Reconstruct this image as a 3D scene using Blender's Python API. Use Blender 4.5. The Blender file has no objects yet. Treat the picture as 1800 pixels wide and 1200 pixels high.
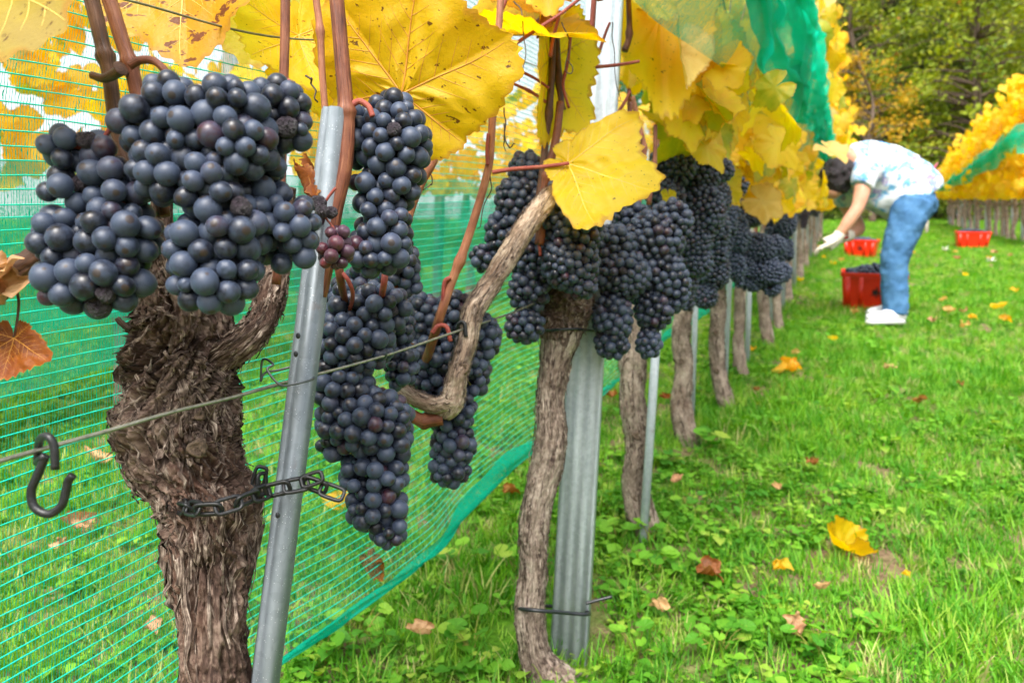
import bpy, math, random
import numpy as np
from mathutils import Vector, Matrix, Euler

random.seed(7)
RNG = np.random.default_rng(7)
scene = bpy.context.scene
COL = scene.collection
R = math.radians

# ------------------------------------------------------------------ camera
CZ = 0.74            # lens height above the ground under it
SLOPE = 0.192        # the vineyard climbs away from the camera
FPX = 1300.0         # focal length in photo pixels (photo 1800 x 1200)
cam_data = bpy.data.cameras.new('camera')
cam = bpy.data.objects.new('camera', cam_data)
COL.objects.link(cam)
cam.location = (0, 0, CZ)
cam.rotation_euler = (R(90), 0, 0)
cam_data.sensor_width = 36
cam_data.lens = 26.0
cam_data.clip_start = 0.02
cam_data.clip_end = 2000
cam_data.dof.use_dof = True
cam_data.dof.focus_distance = 0.62
cam_data.dof.aperture_fstop = 9.0
scene.camera = cam

# ------------------------------------------------------------------ sky, sun, exposure
SUN_EL, SUN_AZ = R(52), R(192)      # azimuth measured clockwise from +Y (behind the camera, to the right)
world = bpy.data.worlds.new('World')
scene.world = world
world.use_nodes = True
wt = world.node_tree
wt.nodes.clear()
w_out = wt.nodes.new('ShaderNodeOutputWorld')
w_bg = wt.nodes.new('ShaderNodeBackground')
w_hs = wt.nodes.new('ShaderNodeHueSaturation')
w_sky = wt.nodes.new('ShaderNodeTexSky')
w_sky.sky_type = 'NISHITA'
w_sky.sun_disc = False
w_sky.sun_elevation = SUN_EL
w_sky.sun_rotation = SUN_AZ
w_sky.air_density = 1.4
w_sky.dust_density = 6.0
w_sky.ozone_density = 1.0
w_hs.inputs['Saturation'].default_value = 0.3
w_bg.inputs['Strength'].default_value = 0.15
wt.links.new(w_sky.outputs[0], w_hs.inputs['Color'])
wt.links.new(w_hs.outputs[0], w_bg.inputs['Color'])
wt.links.new(w_bg.outputs[0], w_out.inputs['Surface'])

sun_data = bpy.data.lights.new('sun', 'SUN')
sun_data.energy = 1.4
sun_data.angle = R(25)
sun_data.color = (1.0, 0.96, 0.9)
sun = bpy.data.objects.new('sun', sun_data)
COL.objects.link(sun)
sd = Vector((math.cos(SUN_EL) * math.sin(SUN_AZ), math.cos(SUN_EL) * math.cos(SUN_AZ), math.sin(SUN_EL)))
sun.rotation_euler = sd.to_track_quat('Z', 'Y').to_euler()

scene.view_settings.view_transform = 'Standard'
scene.view_settings.look = 'None'
scene.view_settings.gamma = 1.0
scene.view_settings.exposure = 1.4
scene.render.engine = 'CYCLES'
scene.cycles.use_denoising = True
scene.cycles.max_bounces = 8
scene.cycles.use_adaptive_sampling = True
scene.cycles.adaptive_threshold = 0.02
scene.cycles.diffuse_bounces = 3
scene.cycles.glossy_bounces = 2
scene.cycles.transmission_bounces = 4
scene.cycles.transparent_max_bounces = 16
scene.cycles.caustics_reflective = False
scene.cycles.caustics_refractive = False


# ------------------------------------------------------------------ helpers: places
def W(px, py, Y):
    """the point that stands Y metres ahead of the camera and shows at photo pixel (px, py)"""
    return np.array([(px - 900) / FPX * Y, Y, CZ + (600 - py) / FPX * Y])


def gY(py):
    """distance of the ground at photo row py"""
    return CZ / (SLOPE - (600 - py) / FPX)


def ground_z(x, y):
    y = np.asarray(y, float)
    x = np.asarray(x, float)
    z = SLOPE * np.minimum(y, 26.0) + np.where(y > 26, (1 - np.exp(-(np.maximum(y, 26) - 26) / 30)) * 30 * SLOPE, 0)
    return z


def G(px, py):
    Y = gY(py)
    return np.array([(px - 900) / FPX * Y, Y, SLOPE * Y])


def rowX(Y, L=0.0):
    """x of the middle vine row at distance Y, L metres beside it"""
    return 0.446 * Y - 0.438 + L


# ------------------------------------------------------------------ helpers: noise
def _hash(ix, iy, iz, seed):
    with np.errstate(over='ignore'):
        h = (ix.astype(np.int64) * 374761393 + iy.astype(np.int64) * 668265263 + iz.astype(np.int64) * 2147483647 + seed * 1442695) & 0x7fffffff
        h = ((h ^ (h >> 13)) * 1274126177) & 0x7fffffff
        h = (h ^ (h >> 16)) & 0x7fffffff
    return h / float(0x7fffffff) * 2 - 1


def vnoise(p, seed=0):
    p = np.asarray(p, float)
    i = np.floor(p).astype(np.int64)
    f = p - i
    f = f * f * (3 - 2 * f)
    out = 0
    for dx in (0, 1):
        wx = f[..., 0] if dx else 1 - f[..., 0]
        for dy in (0, 1):
            wy = f[..., 1] if dy else 1 - f[..., 1]
            for dz in (0, 1):
                wz = f[..., 2] if dz else 1 - f[..., 2]
                out = out + wx * wy * wz * _hash(i[..., 0] + dx, i[..., 1] + dy, i[..., 2] + dz, seed)
    return out


def fbm(p, octv=4, seed=0, gain=0.5):
    p = np.asarray(p, float)
    a, s, out = 1.0, 1.0, 0
    for k in range(octv):
        out = out + a * vnoise(p * s, seed + k * 17)
        a *= gain
        s *= 2.03
    return out


def unit(v):
    v = np.asarray(v, float)
    return v / (np.linalg.norm(v) + 1e-12)


# ------------------------------------------------------------------ helpers: meshes and objects
def make_mesh(name, verts, faces, mat=None, smooth=True, uv=None, attrs=None):
    """faces: list of index lists, or one int array (n,3)/(n,4) or a list of such arrays"""
    me = bpy.data.meshes.new(name)
    verts = np.asarray(verts, np.float32).reshape(-1, 3)
    blocks = faces if isinstance(faces, list) and len(faces) and isinstance(faces[0], np.ndarray) else ([faces] if isinstance(faces, np.ndarray) else None)
    if blocks is None:
        li = np.array([i for f in faces for i in f], np.int32)
        tot = np.array([len(f) for f in faces], np.int32)
    else:
        blocks = [b for b in blocks if len(b)]
        li = np.concatenate([b.reshape(-1) for b in blocks]).astype(np.int32)
        tot = np.concatenate([np.full(len(b), b.shape[1], np.int32) for b in blocks])
    start = np.concatenate([[0], np.cumsum(tot)[:-1]]).astype(np.int32)
    me.vertices.add(len(verts))
    me.vertices.foreach_set('co', verts.reshape(-1))
    me.loops.add(len(li))
    me.loops.foreach_set('vertex_index', li)
    me.polygons.add(len(tot))
    me.polygons.foreach_set('loop_start', start)
    if smooth:
        me.polygons.foreach_set('use_smooth', np.ones(len(tot), bool))
    if uv is not None:
        l = me.uv_layers.new(name='UVMap')
        l.data.foreach_set('uv', np.asarray(uv, np.float32)[li].reshape(-1))
    if attrs:
        for k, v in attrs.items():
            a = me.attributes.new(k, 'FLOAT', 'POINT')
            a.data.foreach_set('value', np.asarray(v, np.float32))
    me.update(calc_edges=True)
    if mat is not None:
        me.materials.append(mat)
    return me


def world_of(o):
    if o.parent is None:
        return o.matrix_basis.copy()
    return world_of(o.parent) @ o.matrix_parent_inverse @ o.matrix_basis


def link(name, data, parent=None):
    o = bpy.data.objects.new(name, data)
    COL.objects.link(o)
    if parent is not None:
        o.parent = parent
        o.matrix_parent_inverse = world_of(parent).inverted()
    return o


def obj(name, verts, faces, mat, parent=None, smooth=True, uv=None, attrs=None):
    """one mesh object given in world coordinates"""
    return link(name, make_mesh(name, verts, faces, mat, smooth, uv, attrs), parent)


def tag(o, label=None, cat=None, group=None, kind=None):
    if label:
        o['label'] = label
    if cat:
        o['category'] = cat
    if group:
        o['group'] = group
    if kind:
        o['kind'] = kind
    return o


def thing(name, label, cat, loc=(0, 0, 0), group=None):
    o = bpy.data.objects.new(name, None)
    o.empty_display_size = 0.05
    o.location = Vector([float(c) for c in loc])
    COL.objects.link(o)
    return tag(o, label, cat, group)


class MB:
    """collects pieces into one mesh"""
    def __init__(self):
        self.v, self.q, self.t, self.uv, self.n = [], [], [], [], 0

    def add(self, v, f, uv=None):
        v = np.asarray(v, float).reshape(-1, 3)
        fs = f if isinstance(f, list) and len(f) and isinstance(f[0], np.ndarray) else [np.asarray(f)]
        for b in fs:
            b = np.asarray(b)
            if len(b) == 0:
                continue
            (self.q if b.shape[1] == 4 else self.t).append(b + self.n)
        self.v.append(v)
        self.uv.append(np.zeros((len(v), 2)) if uv is None else np.asarray(uv, float))
        self.n += len(v)
        return self

    def build(self, name, mat, parent=None, smooth=True, attrs=None):
        fs = []
        if self.q:
            fs.append(np.concatenate(self.q))
        if self.t:
            fs.append(np.concatenate(self.t))
        return obj(name, np.concatenate(self.v), fs, mat, parent, smooth, np.concatenate(self.uv), attrs)

    def mesh(self, name, mat, smooth=True):
        fs = []
        if self.q:
            fs.append(np.concatenate(self.q))
        if self.t:
            fs.append(np.concatenate(self.t))
        return make_mesh(name, np.concatenate(self.v), fs, mat, smooth, np.concatenate(self.uv))


def spline(pts, n):
    """Catmull-Rom through the points (any dimension)"""
    p = np.asarray(pts, float)
    if len(p) == 2:
        t = np.linspace(0, 1, n)[:, None]
        return p[0] * (1 - t) + p[1] * t
    p = np.vstack([2 * p[0] - p[1], p, 2 * p[-1] - p[-2]])
    m = len(p) - 3
    u = np.linspace(0, m - 1e-6, n)
    i = u.astype(int)
    t = (u - i)[:, None]
    a, b, c, d = p[i], p[i + 1], p[i + 2], p[i + 3]
    return 0.5 * ((2 * b) + (-a + c) * t + (2 * a - 5 * b + 4 * c - d) * t * t + (-a + 3 * b - 3 * c + d) * t ** 3)


def frames(path):
    """tangent, normal, binormal along a path (parallel transport)"""
    d = np.gradient(path, axis=0)
    d /= np.linalg.norm(d, axis=1, keepdims=True) + 1e-12
    ref = np.array([0, -1.0, 0]) if abs(d[0][1]) < 0.9 else np.array([1.0, 0, 0])
    n = unit(ref - d[0] * np.dot(ref, d[0]))
    Ns = [n]
    for k in range(1, len(path)):
        n = Ns[-1] - d[k] * np.dot(Ns[-1], d[k])
        Ns.append(unit(n))
    Ns = np.array(Ns)
    return d, Ns, np.cross(d, Ns)


def grid_faces(nr, nc, wrap=True):
    """quads of nr rings of nc points"""
    i = np.arange(nr - 1)[:, None] * nc
    j = np.arange(nc if wrap else nc - 1)[None, :]
    j2 = (j + 1) % nc
    return np.stack([i + j, i + j2, i + nc + j2, i + nc + j], -1).reshape(-1, 4)


def tube(path, rad, sides=8, cap=True, disp=None, uvs=1.0):
    """swept tube; disp(ring s 0..1, angle) -> relative radius; returns verts, faces, uv"""
    path = np.asarray(path, float)
    n = len(path)
    rad = np.broadcast_to(np.asarray(rad, float), (n,))
    _, N, B = frames(path)
    a = np.linspace(0, 2 * np.pi, sides, endpoint=False)
    r = rad[:, None] * np.ones((1, sides))
    if disp is not None:
        S, A = np.meshgrid(np.linspace(0, 1, n), a, indexing='ij')
        r = r * disp(S, A)
    v = path[:, None, :] + r[..., None] * (np.cos(a)[None, :, None] * N[:, None, :] + np.sin(a)[None, :, None] * B[:, None, :])
    ln = np.concatenate([[0], np.cumsum(np.linalg.norm(np.diff(path, axis=0), axis=1))])
    uv = np.stack(np.broadcast_arrays((a / (2 * np.pi))[None, :], ln[:, None] * uvs), -1).reshape(-1, 2)
    f = [grid_faces(n, sides)]
    v = v.reshape(-1, 3)
    if cap:
        v = np.vstack([v, path[:1], path[-1:]])
        uv = np.vstack([uv, [[0, 0]], [[0, ln[-1] * uvs]]])
        j = np.arange(sides)
        c0, c1 = n * sides, n * sides + 1
        f.append(np.stack([np.full(sides, c0), (j + 1) % sides, j], -1))
        o = (n - 1) * sides
        f.append(np.stack([np.full(sides, c1), o + j, o + (j + 1) % sides], -1))
    return v, f, uv


def ico(sub):
    t = (1 + 5 ** .5) / 2
    v = [(-1, t, 0), (1, t, 0), (-1, -t, 0), (1, -t, 0), (0, -1, t), (0, 1, t), (0, -1, -t), (0, 1, -t), (t, 0, -1), (t, 0, 1), (-t, 0, -1), (-t, 0, 1)]
    f = [(0, 11, 5), (0, 5, 1), (0, 1, 7), (0, 7, 10), (0, 10, 11), (1, 5, 9), (5, 11, 4), (11, 10, 2), (10, 7, 6), (7, 1, 8), (3, 9, 4), (3, 4, 2), (3, 2, 6), (3, 6, 8), (3, 8, 9), (4, 9, 5), (2, 4, 11), (6, 2, 10), (8, 6, 7), (9, 8, 1)]
    v = [unit(x) for x in v]
    for _ in range(sub):
        c, nf = {}, []
        def mid(a, b):
            k = (min(a, b), max(a, b))
            if k not in c:
                v.append(unit(v[a] + v[b]))
                c[k] = len(v) - 1
            return c[k]
        for a, b, d in f:
            x, y, z = mid(a, b), mid(b, d), mid(d, a)
            nf += [(a, x, z), (b, y, x), (d, z, y), (x, y, z)]
        f = nf
    return np.array(v), np.array(f)


def box(c, s):
    """axis box: centre, full size"""
    c, s = np.asarray(c, float), np.asarray(s, float) / 2
    k = np.array([[x, y, z] for z in (-1, 1) for y in (-1, 1) for x in (-1, 1)], float)
    f = np.array([[0, 2, 3, 1], [4, 5, 7, 6], [0, 1, 5, 4], [2, 6, 7, 3], [0, 4, 6, 2], [1, 3, 7, 5]])
    return c + k * s, f


def extrude(profile, p0, p1, xdir):
    """closed 2D profile swept straight from p0 to p1; profile x along xdir; returns verts, faces(list)"""
    p0, p1 = np.asarray(p0, float), np.asarray(p1, float)
    z = unit(p1 - p0)
    x = unit(np.asarray(xdir, float) - z * np.dot(xdir, z))
    y = np.cross(z, x)
    pr = np.asarray(profile, float)
    m = len(pr)
    ring = pr[:, :1] * x + pr[:, 1:2] * y
    v = np.vstack([p0 + ring, p1 + ring])
    j = np.arange(m)
    side = np.stack([j, (j + 1) % m, m + (j + 1) % m, m + j], -1)
    return v, side, m


# ------------------------------------------------------------------ helpers: node materials
class NT:
    def __init__(self, name):
        self.m = bpy.data.materials.new(name)
        self.m.use_nodes = True
        self.t = self.m.node_tree
        self.t.nodes.clear()
        self.out = self.n('ShaderNodeOutputMaterial')

    def n(self, typ, _out=0, **kw):
        nd = self.t.nodes.new(typ)
        ins = kw.pop('i', {})
        for k, v in kw.items():
            setattr(nd, k, v)
        for k, v in ins.items():
            self.set(nd.inputs[k], v)
        return nd

    def set(self, sock, v):
        if isinstance(v, bpy.types.NodeSocket):
            self.t.links.new(v, sock)
        elif isinstance(v, bpy.types.Node):
            self.t.links.new(v.outputs[0], sock)
        elif isinstance(v, (tuple, list)) and len(v) == 3 and sock.type == 'RGBA':
            sock.default_value = (*v, 1)
        else:
            sock.default_value = v

    def math(self, op, a, b=0.0, clamp=False):
        nd = self.n('ShaderNodeMath', operation=op, use_clamp=clamp)
        self.set(nd.inputs[0], a)
        self.set(nd.inputs[1], b)
        return nd.outputs[0]

    def ramp(self, fac, stops, interp='LINEAR'):
        nd = self.n('ShaderNodeValToRGB')
        cr = nd.color_ramp
        cr.interpolation = interp
        while len(cr.elements) < len(stops):
            cr.elements.new(0.5)
        for e, (p, c) in zip(cr.elements, stops):
            e.position = p
            e.color = (*c, 1) if isinstance(c, (tuple, list)) else (c, c, c, 1)
        self.set(nd.inputs[0], fac)
        return nd.outputs[0]

    def mix(self, fac, a, b, blend='MIX'):
        nd = self.n('ShaderNodeMix', data_type='RGBA', blend_type=blend)
        self.set(nd.inputs[0], fac)
        self.set(nd.inputs[6], a)
        self.set(nd.inputs[7], b)
        return nd.outputs[2]

    def noise(self, vec, scale, detail=3, rough=0.55, dist=0.0):
        nd = self.n('ShaderNodeTexNoise', i={'Scale': scale, 'Detail': detail, 'Roughness': rough, 'Distortion': dist})
        if vec is not None:
            self.set(nd.inputs['Vector'], vec)
        return nd.outputs[0]

    def voro(self, vec, scale, feature='F1', out='Distance', rnd=1.0):
        nd = self.n('ShaderNodeTexVoronoi', feature=feature, i={'Scale': scale, 'Randomness': rnd})
        if vec is not None:
            self.set(nd.inputs['Vector'], vec)
        return nd.outputs[out]

    def coord(self, which='Object'):
        return self.n('ShaderNodeTexCoord').outputs[which]

    def mapping(self, vec, scale=(1, 1, 1), loc=(0, 0, 0), rot=(0, 0, 0)):
        nd = self.n('ShaderNodeMapping')
        self.set(nd.inputs['Vector'], vec)
        nd.inputs['Scale'].default_value = scale
        self.set(nd.inputs['Location'], loc)
        nd.inputs['Rotation'].default_value = rot
        return nd.outputs[0]

    def rand(self):
        return self.n('ShaderNodeObjectInfo').outputs['Random']

    def attr(self, name, out='Fac'):
        return self.n('ShaderNodeAttribute', attribute_name=name).outputs[out]

    def bump(self, h, strength=0.5, dist=0.01, normal=None):
        nd = self.n('ShaderNodeBump', i={'Strength': strength, 'Distance': dist, 'Height': h})
        if normal is not None:
            self.set(nd.inputs['Normal'], normal)
        return nd.outputs[0]

    def bsdf(self, **kw):
        nd = self.n('ShaderNodeBsdfPrincipled')
        for k, v in kw.items():
            self.set(nd.inputs[k.replace('_', ' ')], v)
        return nd

    def done(self, shader):
        self.set(self.out.inputs['Surface'], shader)
        return self.m


def hsv_shift(nt, col, hue=0.5, sat=1.0, val=1.0):
    nd = nt.n('ShaderNodeHueSaturation')
    nt.set(nd.inputs['Hue'], hue)
    nt.set(nd.inputs['Saturation'], sat)
    nt.set(nd.inputs['Value'], val)
    nt.set(nd.inputs['Color'], col)
    return nd.outputs[0]

# ------------------------------------------------------------------ materials
def m_grape(name, dark, bloom, red=(0.05, 0.012, 0.02), redness=0.15):
    t = NT(name)
    oc = t.coord('Object')
    rnd = t.rand()
    off = t.n('ShaderNodeCombineXYZ', i={0: t.math('MULTIPLY', rnd, 37.0), 1: t.math('MULTIPLY', rnd, 91.0), 2: t.math('MULTIPLY', rnd, 13.0)})
    v = t.n('ShaderNodeVectorMath', operation='ADD', i={0: oc, 1: off}).outputs[0]
    patch = t.noise(v, 1.1, 4, 0.6, 0.4)
    fine = t.noise(v, 9.0, 5, 0.7)
    amt = t.math('ADD', t.math('MULTIPLY', patch, 0.95), t.math('MULTIPLY', fine, 0.4))
    amt = t.math('ADD', amt, t.math('MULTIPLY', t.math('SUBTRACT', rnd, 0.5), 0.45))
    fac = t.ramp(amt, [(0.40, 0.0), (0.56, 0.4), (0.72, 0.8), (1.0, 1.0)])
    base = t.mix(t.ramp(t.math('FRACT', t.math('MULTIPLY', rnd, 7.31)), [(1 - redness - .05, 0.0), (1 - redness * .3, 1.0)]), dark, red)
    col = t.mix(fac, base, bloom)
    # small pores and scars
    d = t.voro(v, 7.0)
    pore = t.ramp(d, [(0.05, 1.0), (0.1, 0.0)])
    gate = t.ramp(t.noise(v, 2.3, 1), [(0.5, 0.0), (0.56, 1.0)])
    col = t.mix(t.math('MULTIPLY', t.math('MULTIPLY', pore, gate), 0.8), col, (0.006, 0.005, 0.006))
    # the brown navel opposite the stalk
    sep = t.n('ShaderNodeSeparateXYZ', i={0: oc})
    pole = t.ramp(sep.outputs[2], [(0.014, 1.0), (0.03, 0.0)])
    neg = t.n('ShaderNodeMapRange', i={0: sep.outputs[2], 1: -1.0, 2: -0.9})
    pole = t.ramp(neg.outputs[0], [(0.04, 1.0), (0.14, 0.0)])
    col = t.mix(t.math('MULTIPLY', pole, 0.85), col, (0.03, 0.018, 0.012))
    rough = t.ramp(fac, [(0.0, 0.3), (1.0, 0.52)])
    b = t.bsdf(Base_Color=col, Roughness=rough, Specular_IOR_Level=0.45, Normal=t.bump(fine, 0.05, 0.02))
    b.inputs['Sheen Weight'].default_value = 0.12
    b.inputs['Sheen Roughness'].default_value = 0.4
    b.inputs['Sheen Tint'].default_value = (0.6, 0.72, 1, 1)
    return t.done(b)


M = {}
M['grape'] = m_grape('grape skin', (0.004, 0.004, 0.008), (0.040, 0.056, 0.096))
M['grape_far'] = m_grape('grape skin far', (0.004, 0.004, 0.009), (0.038, 0.054, 0.096))  # near copy of the grape skin for distant bunches and crate heaps
M['grape_red'] = m_grape('unripe grape skin', (0.030, 0.009, 0.016), (0.075, 0.035, 0.06), (0.20, 0.03, 0.025), 0.45)


def m_raisin():
    t = NT('shrivelled grape skin')
    oc = t.coord('Object')
    n = t.noise(oc, 2.5, 5, 0.6)
    col = t.ramp(n, [(0.35, (0.01, 0.008, 0.011)), (0.65, (0.06, 0.045, 0.06))])
    return t.done(t.bsdf(Base_Color=col, Roughness=0.4, Normal=t.bump(t.noise(oc, 5, 4), 0.6, 0.1)))


M['raisin'] = m_raisin()


def m_bark(name, lo, mid, hi, stretch=(26, 26, 3.2), bumpd=0.004):
    t = NT(name)
    uv = t.coord('UV')
    oc = t.coord('Object')
    w = t.mapping(uv, (34, 12, 1))
    f1 = t.noise(w, 1.0, 6, 0.65, 0.6)
    w2 = t.mapping(uv, (90, 26, 1))
    f2 = t.noise(w2, 1.0, 4, 0.6, 0.3)
    p = t.noise(oc, 22, 4, 0.6)
    h = t.math('ADD', t.math('MULTIPLY', f1, 0.6), t.math('MULTIPLY', f2, 0.4))
    x = t.math('ADD', h, t.math('MULTIPLY', t.math('SUBTRACT', p, 0.5), 0.55))
    col = t.ramp(x, [(0.3, lo), (0.47, mid), (0.68, hi)])
    col = t.mix(t.ramp(t.noise(oc, 9, 3), [(0.55, 0.0), (0.75, 0.45)]), col, (0.16, 0.075, 0.045))
    return t.done(t.bsdf(Base_Color=col, Roughness=0.85, Specular_IOR_Level=0.25, Normal=t.bump(h, 0.9, bumpd)))


M['bark'] = m_bark('old vine bark', (0.012, 0.0075, 0.006), (0.08, 0.048, 0.036), (0.30, 0.22, 0.17))  # darker tones lowered to paint shade into gaps between the bark strips
M['bark_pale'] = m_bark('weathered vine bark', (0.05, 0.036, 0.028), (0.22, 0.165, 0.13), (0.50, 0.42, 0.35))
M['bark_far'] = m_bark('vine bark', (0.06, 0.045, 0.035), (0.22, 0.165, 0.13), (0.46, 0.38, 0.31))
M['arm'] = m_bark('old arm bark', (0.05, 0.03, 0.02), (0.24, 0.17, 0.12), (0.52, 0.43, 0.34), bumpd=0.002)


def m_strip():
    t = NT('peeling bark fibre')
    oc = t.coord('Object')
    uv = t.coord('UV')
    x = t.math('ADD', t.noise(t.mapping(uv, (6, 3, 1)), 1, 3), t.math('MULTIPLY', t.math('SUBTRACT', t.noise(oc, 130, 2), 0.5), 0.9))
    col = t.ramp(x, [(0.25, (0.022, 0.014, 0.012)), (0.46, (0.08, 0.055, 0.043)), (0.60, (0.20, 0.15, 0.12)), (0.80, (0.48, 0.40, 0.33))])
    return t.done(t.bsdf(Base_Color=col, Roughness=0.9, Specular_IOR_Level=0.2))


M['strip'] = m_strip()


def m_cane(name, a, b, c):
    t = NT(name)
    uv = t.coord('UV')
    oc = t.coord('Object')
    s = t.noise(t.mapping(uv, (30, 8, 1)), 1, 4, 0.6)
    col = t.ramp(t.math('ADD', s, t.math('MULTIPLY', t.math('SUBTRACT', t.noise(oc, 40, 3), 0.5), 0.6)), [(0.3, a), (0.52, b), (0.78, c)])
    sp = t.ramp(t.voro(oc, 420), [(0.07, 1.0), (0.14, 0.0)])
    col = t.mix(t.math('MULTIPLY', sp, 0.5), col, (0.03, 0.012, 0.008))
    return t.done(t.bsdf(Base_Color=col, Roughness=0.5, Specular_IOR_Level=0.4, Normal=t.bump(s, 0.5, 0.001)))


M['cane'] = m_cane('ripe cane', (0.055, 0.014, 0.007), (0.17, 0.05, 0.022), (0.32, 0.14, 0.065))
M['cane_light'] = m_cane('light cane', (0.14, 0.045, 0.02), (0.3, 0.11, 0.055), (0.45, 0.24, 0.13))
M['cane_dark'] = m_cane('dark cane', (0.03, 0.014, 0.008), (0.10, 0.045, 0.024), (0.2, 0.10, 0.06))  # dark brown red cane tones
M['petiole'] = m_cane('red petiole', (0.16, 0.026, 0.02), (0.29, 0.055, 0.04), (0.36, 0.13, 0.07))
M['green_stem'] = m_cane('green stem', (0.12, 0.13, 0.02), (0.30, 0.30, 0.05), (0.38, 0.2, 0.08))
M['tendril'] = m_cane('dry tendril', (0.02, 0.014, 0.01), (0.06, 0.04, 0.028), (0.12, 0.08, 0.05))


def m_leaf(name, cols, spots=0.0, spotcol=(0.09, 0.025, 0.01), trans=0.5, edge=(0.45, 0.2, 0.03), vary=True, netvein=0.25, spot_scale=9.0):
    """cols: three colours from one side of the blade to the other"""
    t = NT(name)
    uv = t.coord('UV')
    rnd = t.rand()
    off = t.n('ShaderNodeCombineXYZ', i={0: t.math('MULTIPLY', rnd, 23.0), 1: t.math('MULTIPLY', rnd, 71.0), 2: 0.0})
    v = t.n('ShaderNodeVectorMath', operation='ADD', i={0: uv, 1: off}).outputs[0]
    big = t.noise(v, 1.6, 3, 0.55)
    col = t.ramp(big, [(0.3, cols[0]), (0.5, cols[1]), (0.7, cols[2])])
    if vary:
        col = hsv_shift(t, col, t.math('ADD', 0.494, t.math('MULTIPLY', t.math('FRACT', t.math('MULTIPLY', rnd, 5.7)), 0.02)),
                        t.math('ADD', 0.94, t.math('MULTIPLY', t.math('FRACT', t.math('MULTIPLY', rnd, 9.1)), 0.06)),
                        t.math('ADD', 0.92, t.math('MULTIPLY', t.math('FRACT', t.math('MULTIPLY', rnd, 3.3)), 0.2)))
    # netted small veins
    vd = t.voro(t.n('ShaderNodeVectorMath', operation='ADD', i={0: v, 1: t.n('ShaderNodeTexNoise', i={'Vector': v, 'Scale': 6.0}).outputs[1]}).outputs[0], 9.0, 'DISTANCE_TO_EDGE')
    vein = t.ramp(vd, [(0.0, 1.0), (0.035, 0.0)])
    col = t.mix(t.math('MULTIPLY', vein, netvein), col, hsv_shift(t, col, 0.485, 1.0, 0.62))
    # browning margin
    e = t.math('ADD', t.attr('edge'), t.math('MULTIPLY', t.math('SUBTRACT', t.noise(v, 3.5, 3), 0.5), 0.34))
    col = t.mix(t.math('MULTIPLY', t.ramp(e, [(0.95, 0.0), (1.08, 1.0)]), 0.6), col, edge)
    # freckles
    d = t.voro(v, 17.0)
    fr = t.math('MULTIPLY', t.ramp(d, [(0.08, 1.0), (0.13, 0.0)]), t.ramp(t.noise(v, 2.7, 1), [(0.40, 0.0), (0.50, 1.0)]))
    col = t.mix(t.math('MULTIPLY', fr, 0.75), col, spotcol)
    if spots > 0:
        sp = t.noise(t.mapping(v, (1, 1.8, 1), rot=(0, 0, 0.6)), spot_scale, 4, 0.62, 0.3)
        sp = t.ramp(sp, [(0.70 - 0.14 * spots, 0.0), (0.725 - 0.14 * spots, 1.0)])
        col = t.mix(t.math('MULTIPLY', sp, 0.9), col, spotcol)
    bh = t.math('ADD', t.math('MULTIPLY', vein, -0.6), t.noise(v, 30, 3))
    b = t.bsdf(Base_Color=col, Roughness=0.45, Specular_IOR_Level=0.35, Normal=t.bump(bh, 0.25, 0.003))
    tr = t.n('ShaderNodeBsdfTranslucent', i={'Color': hsv_shift(t, col, 0.495, 1.12, 1.1)})
    mx = t.n('ShaderNodeMixShader', i={0: trans, 1: b.outputs[0], 2: tr.outputs[0]})
    return t.done(mx)


Yw = (0.80, 0.50, 0.012)
M['leaf_yellow'] = m_leaf('yellow leaf', ((0.86, 0.50, 0.003), (0.88, 0.58, 0.004), (0.88, 0.62, 0.008)), 0.2, trans=.62)
M['leaf_gold'] = m_leaf('golden leaf', ((0.86, 0.42, 0.003), (0.87, 0.50, 0.004), (0.88, 0.57, 0.008)), 0.25, trans=.62)
M['leaf_big'] = m_leaf('large yellow leaf', ((0.60, 0.35, 0.004), (0.66, 0.42, 0.006), (0.70, 0.47, 0.02)), 0.42, netvein=0.45, vary=False)
M['leaf_spotted'] = m_leaf('spotted yellow leaf', ((0.62, 0.33, 0.003), (0.62, 0.31, 0.004), (0.58, 0.24, 0.004)), 0.95, (0.14, 0.022, 0.008), vary=False, spot_scale=5.5)
M['leaf_lime'] = m_leaf('yellow green leaf', ((0.50, 0.40, 0.008), (0.54, 0.40, 0.006), (0.36, 0.36, 0.01)), 0.25, vary=False)
M['leaf_pale'] = m_leaf('pale leaf underside', ((0.44, 0.32, 0.06), (0.48, 0.35, 0.05), (0.42, 0.30, 0.08)), 0.55, vary=False)
M['leaf_green'] = m_leaf('greenish leaf', ((0.26, 0.33, 0.02), (0.42, 0.40, 0.02), (0.62, 0.46, 0.015)), 0.3)
M['leaf_beige'] = m_leaf('beige leaf underside', ((0.72, 0.50, 0.16), (0.74, 0.50, 0.14), (0.68, 0.42, 0.10)), 0.2)
M['leaf_brown'] = m_leaf('withered brown leaf', ((0.16, 0.05, 0.012), (0.34, 0.12, 0.02), (0.22, 0.075, 0.02)), 0.5, (0.06, 0.02, 0.012), 0.3)
M['leaf_orange'] = m_leaf('withered orange leaf', ((0.20, 0.042, 0.005), (0.28, 0.075, 0.007), (0.15, 0.04, 0.01)), 0.55, (0.10, 0.03, 0.012), 0.4, vary=False)
M['leaf_tan'] = m_leaf('dry tan leaf', ((0.44, 0.22, 0.10), (0.56, 0.32, 0.16), (0.36, 0.16, 0.07)), 0.3, (0.14, 0.06, 0.03), 0.2)


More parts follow.
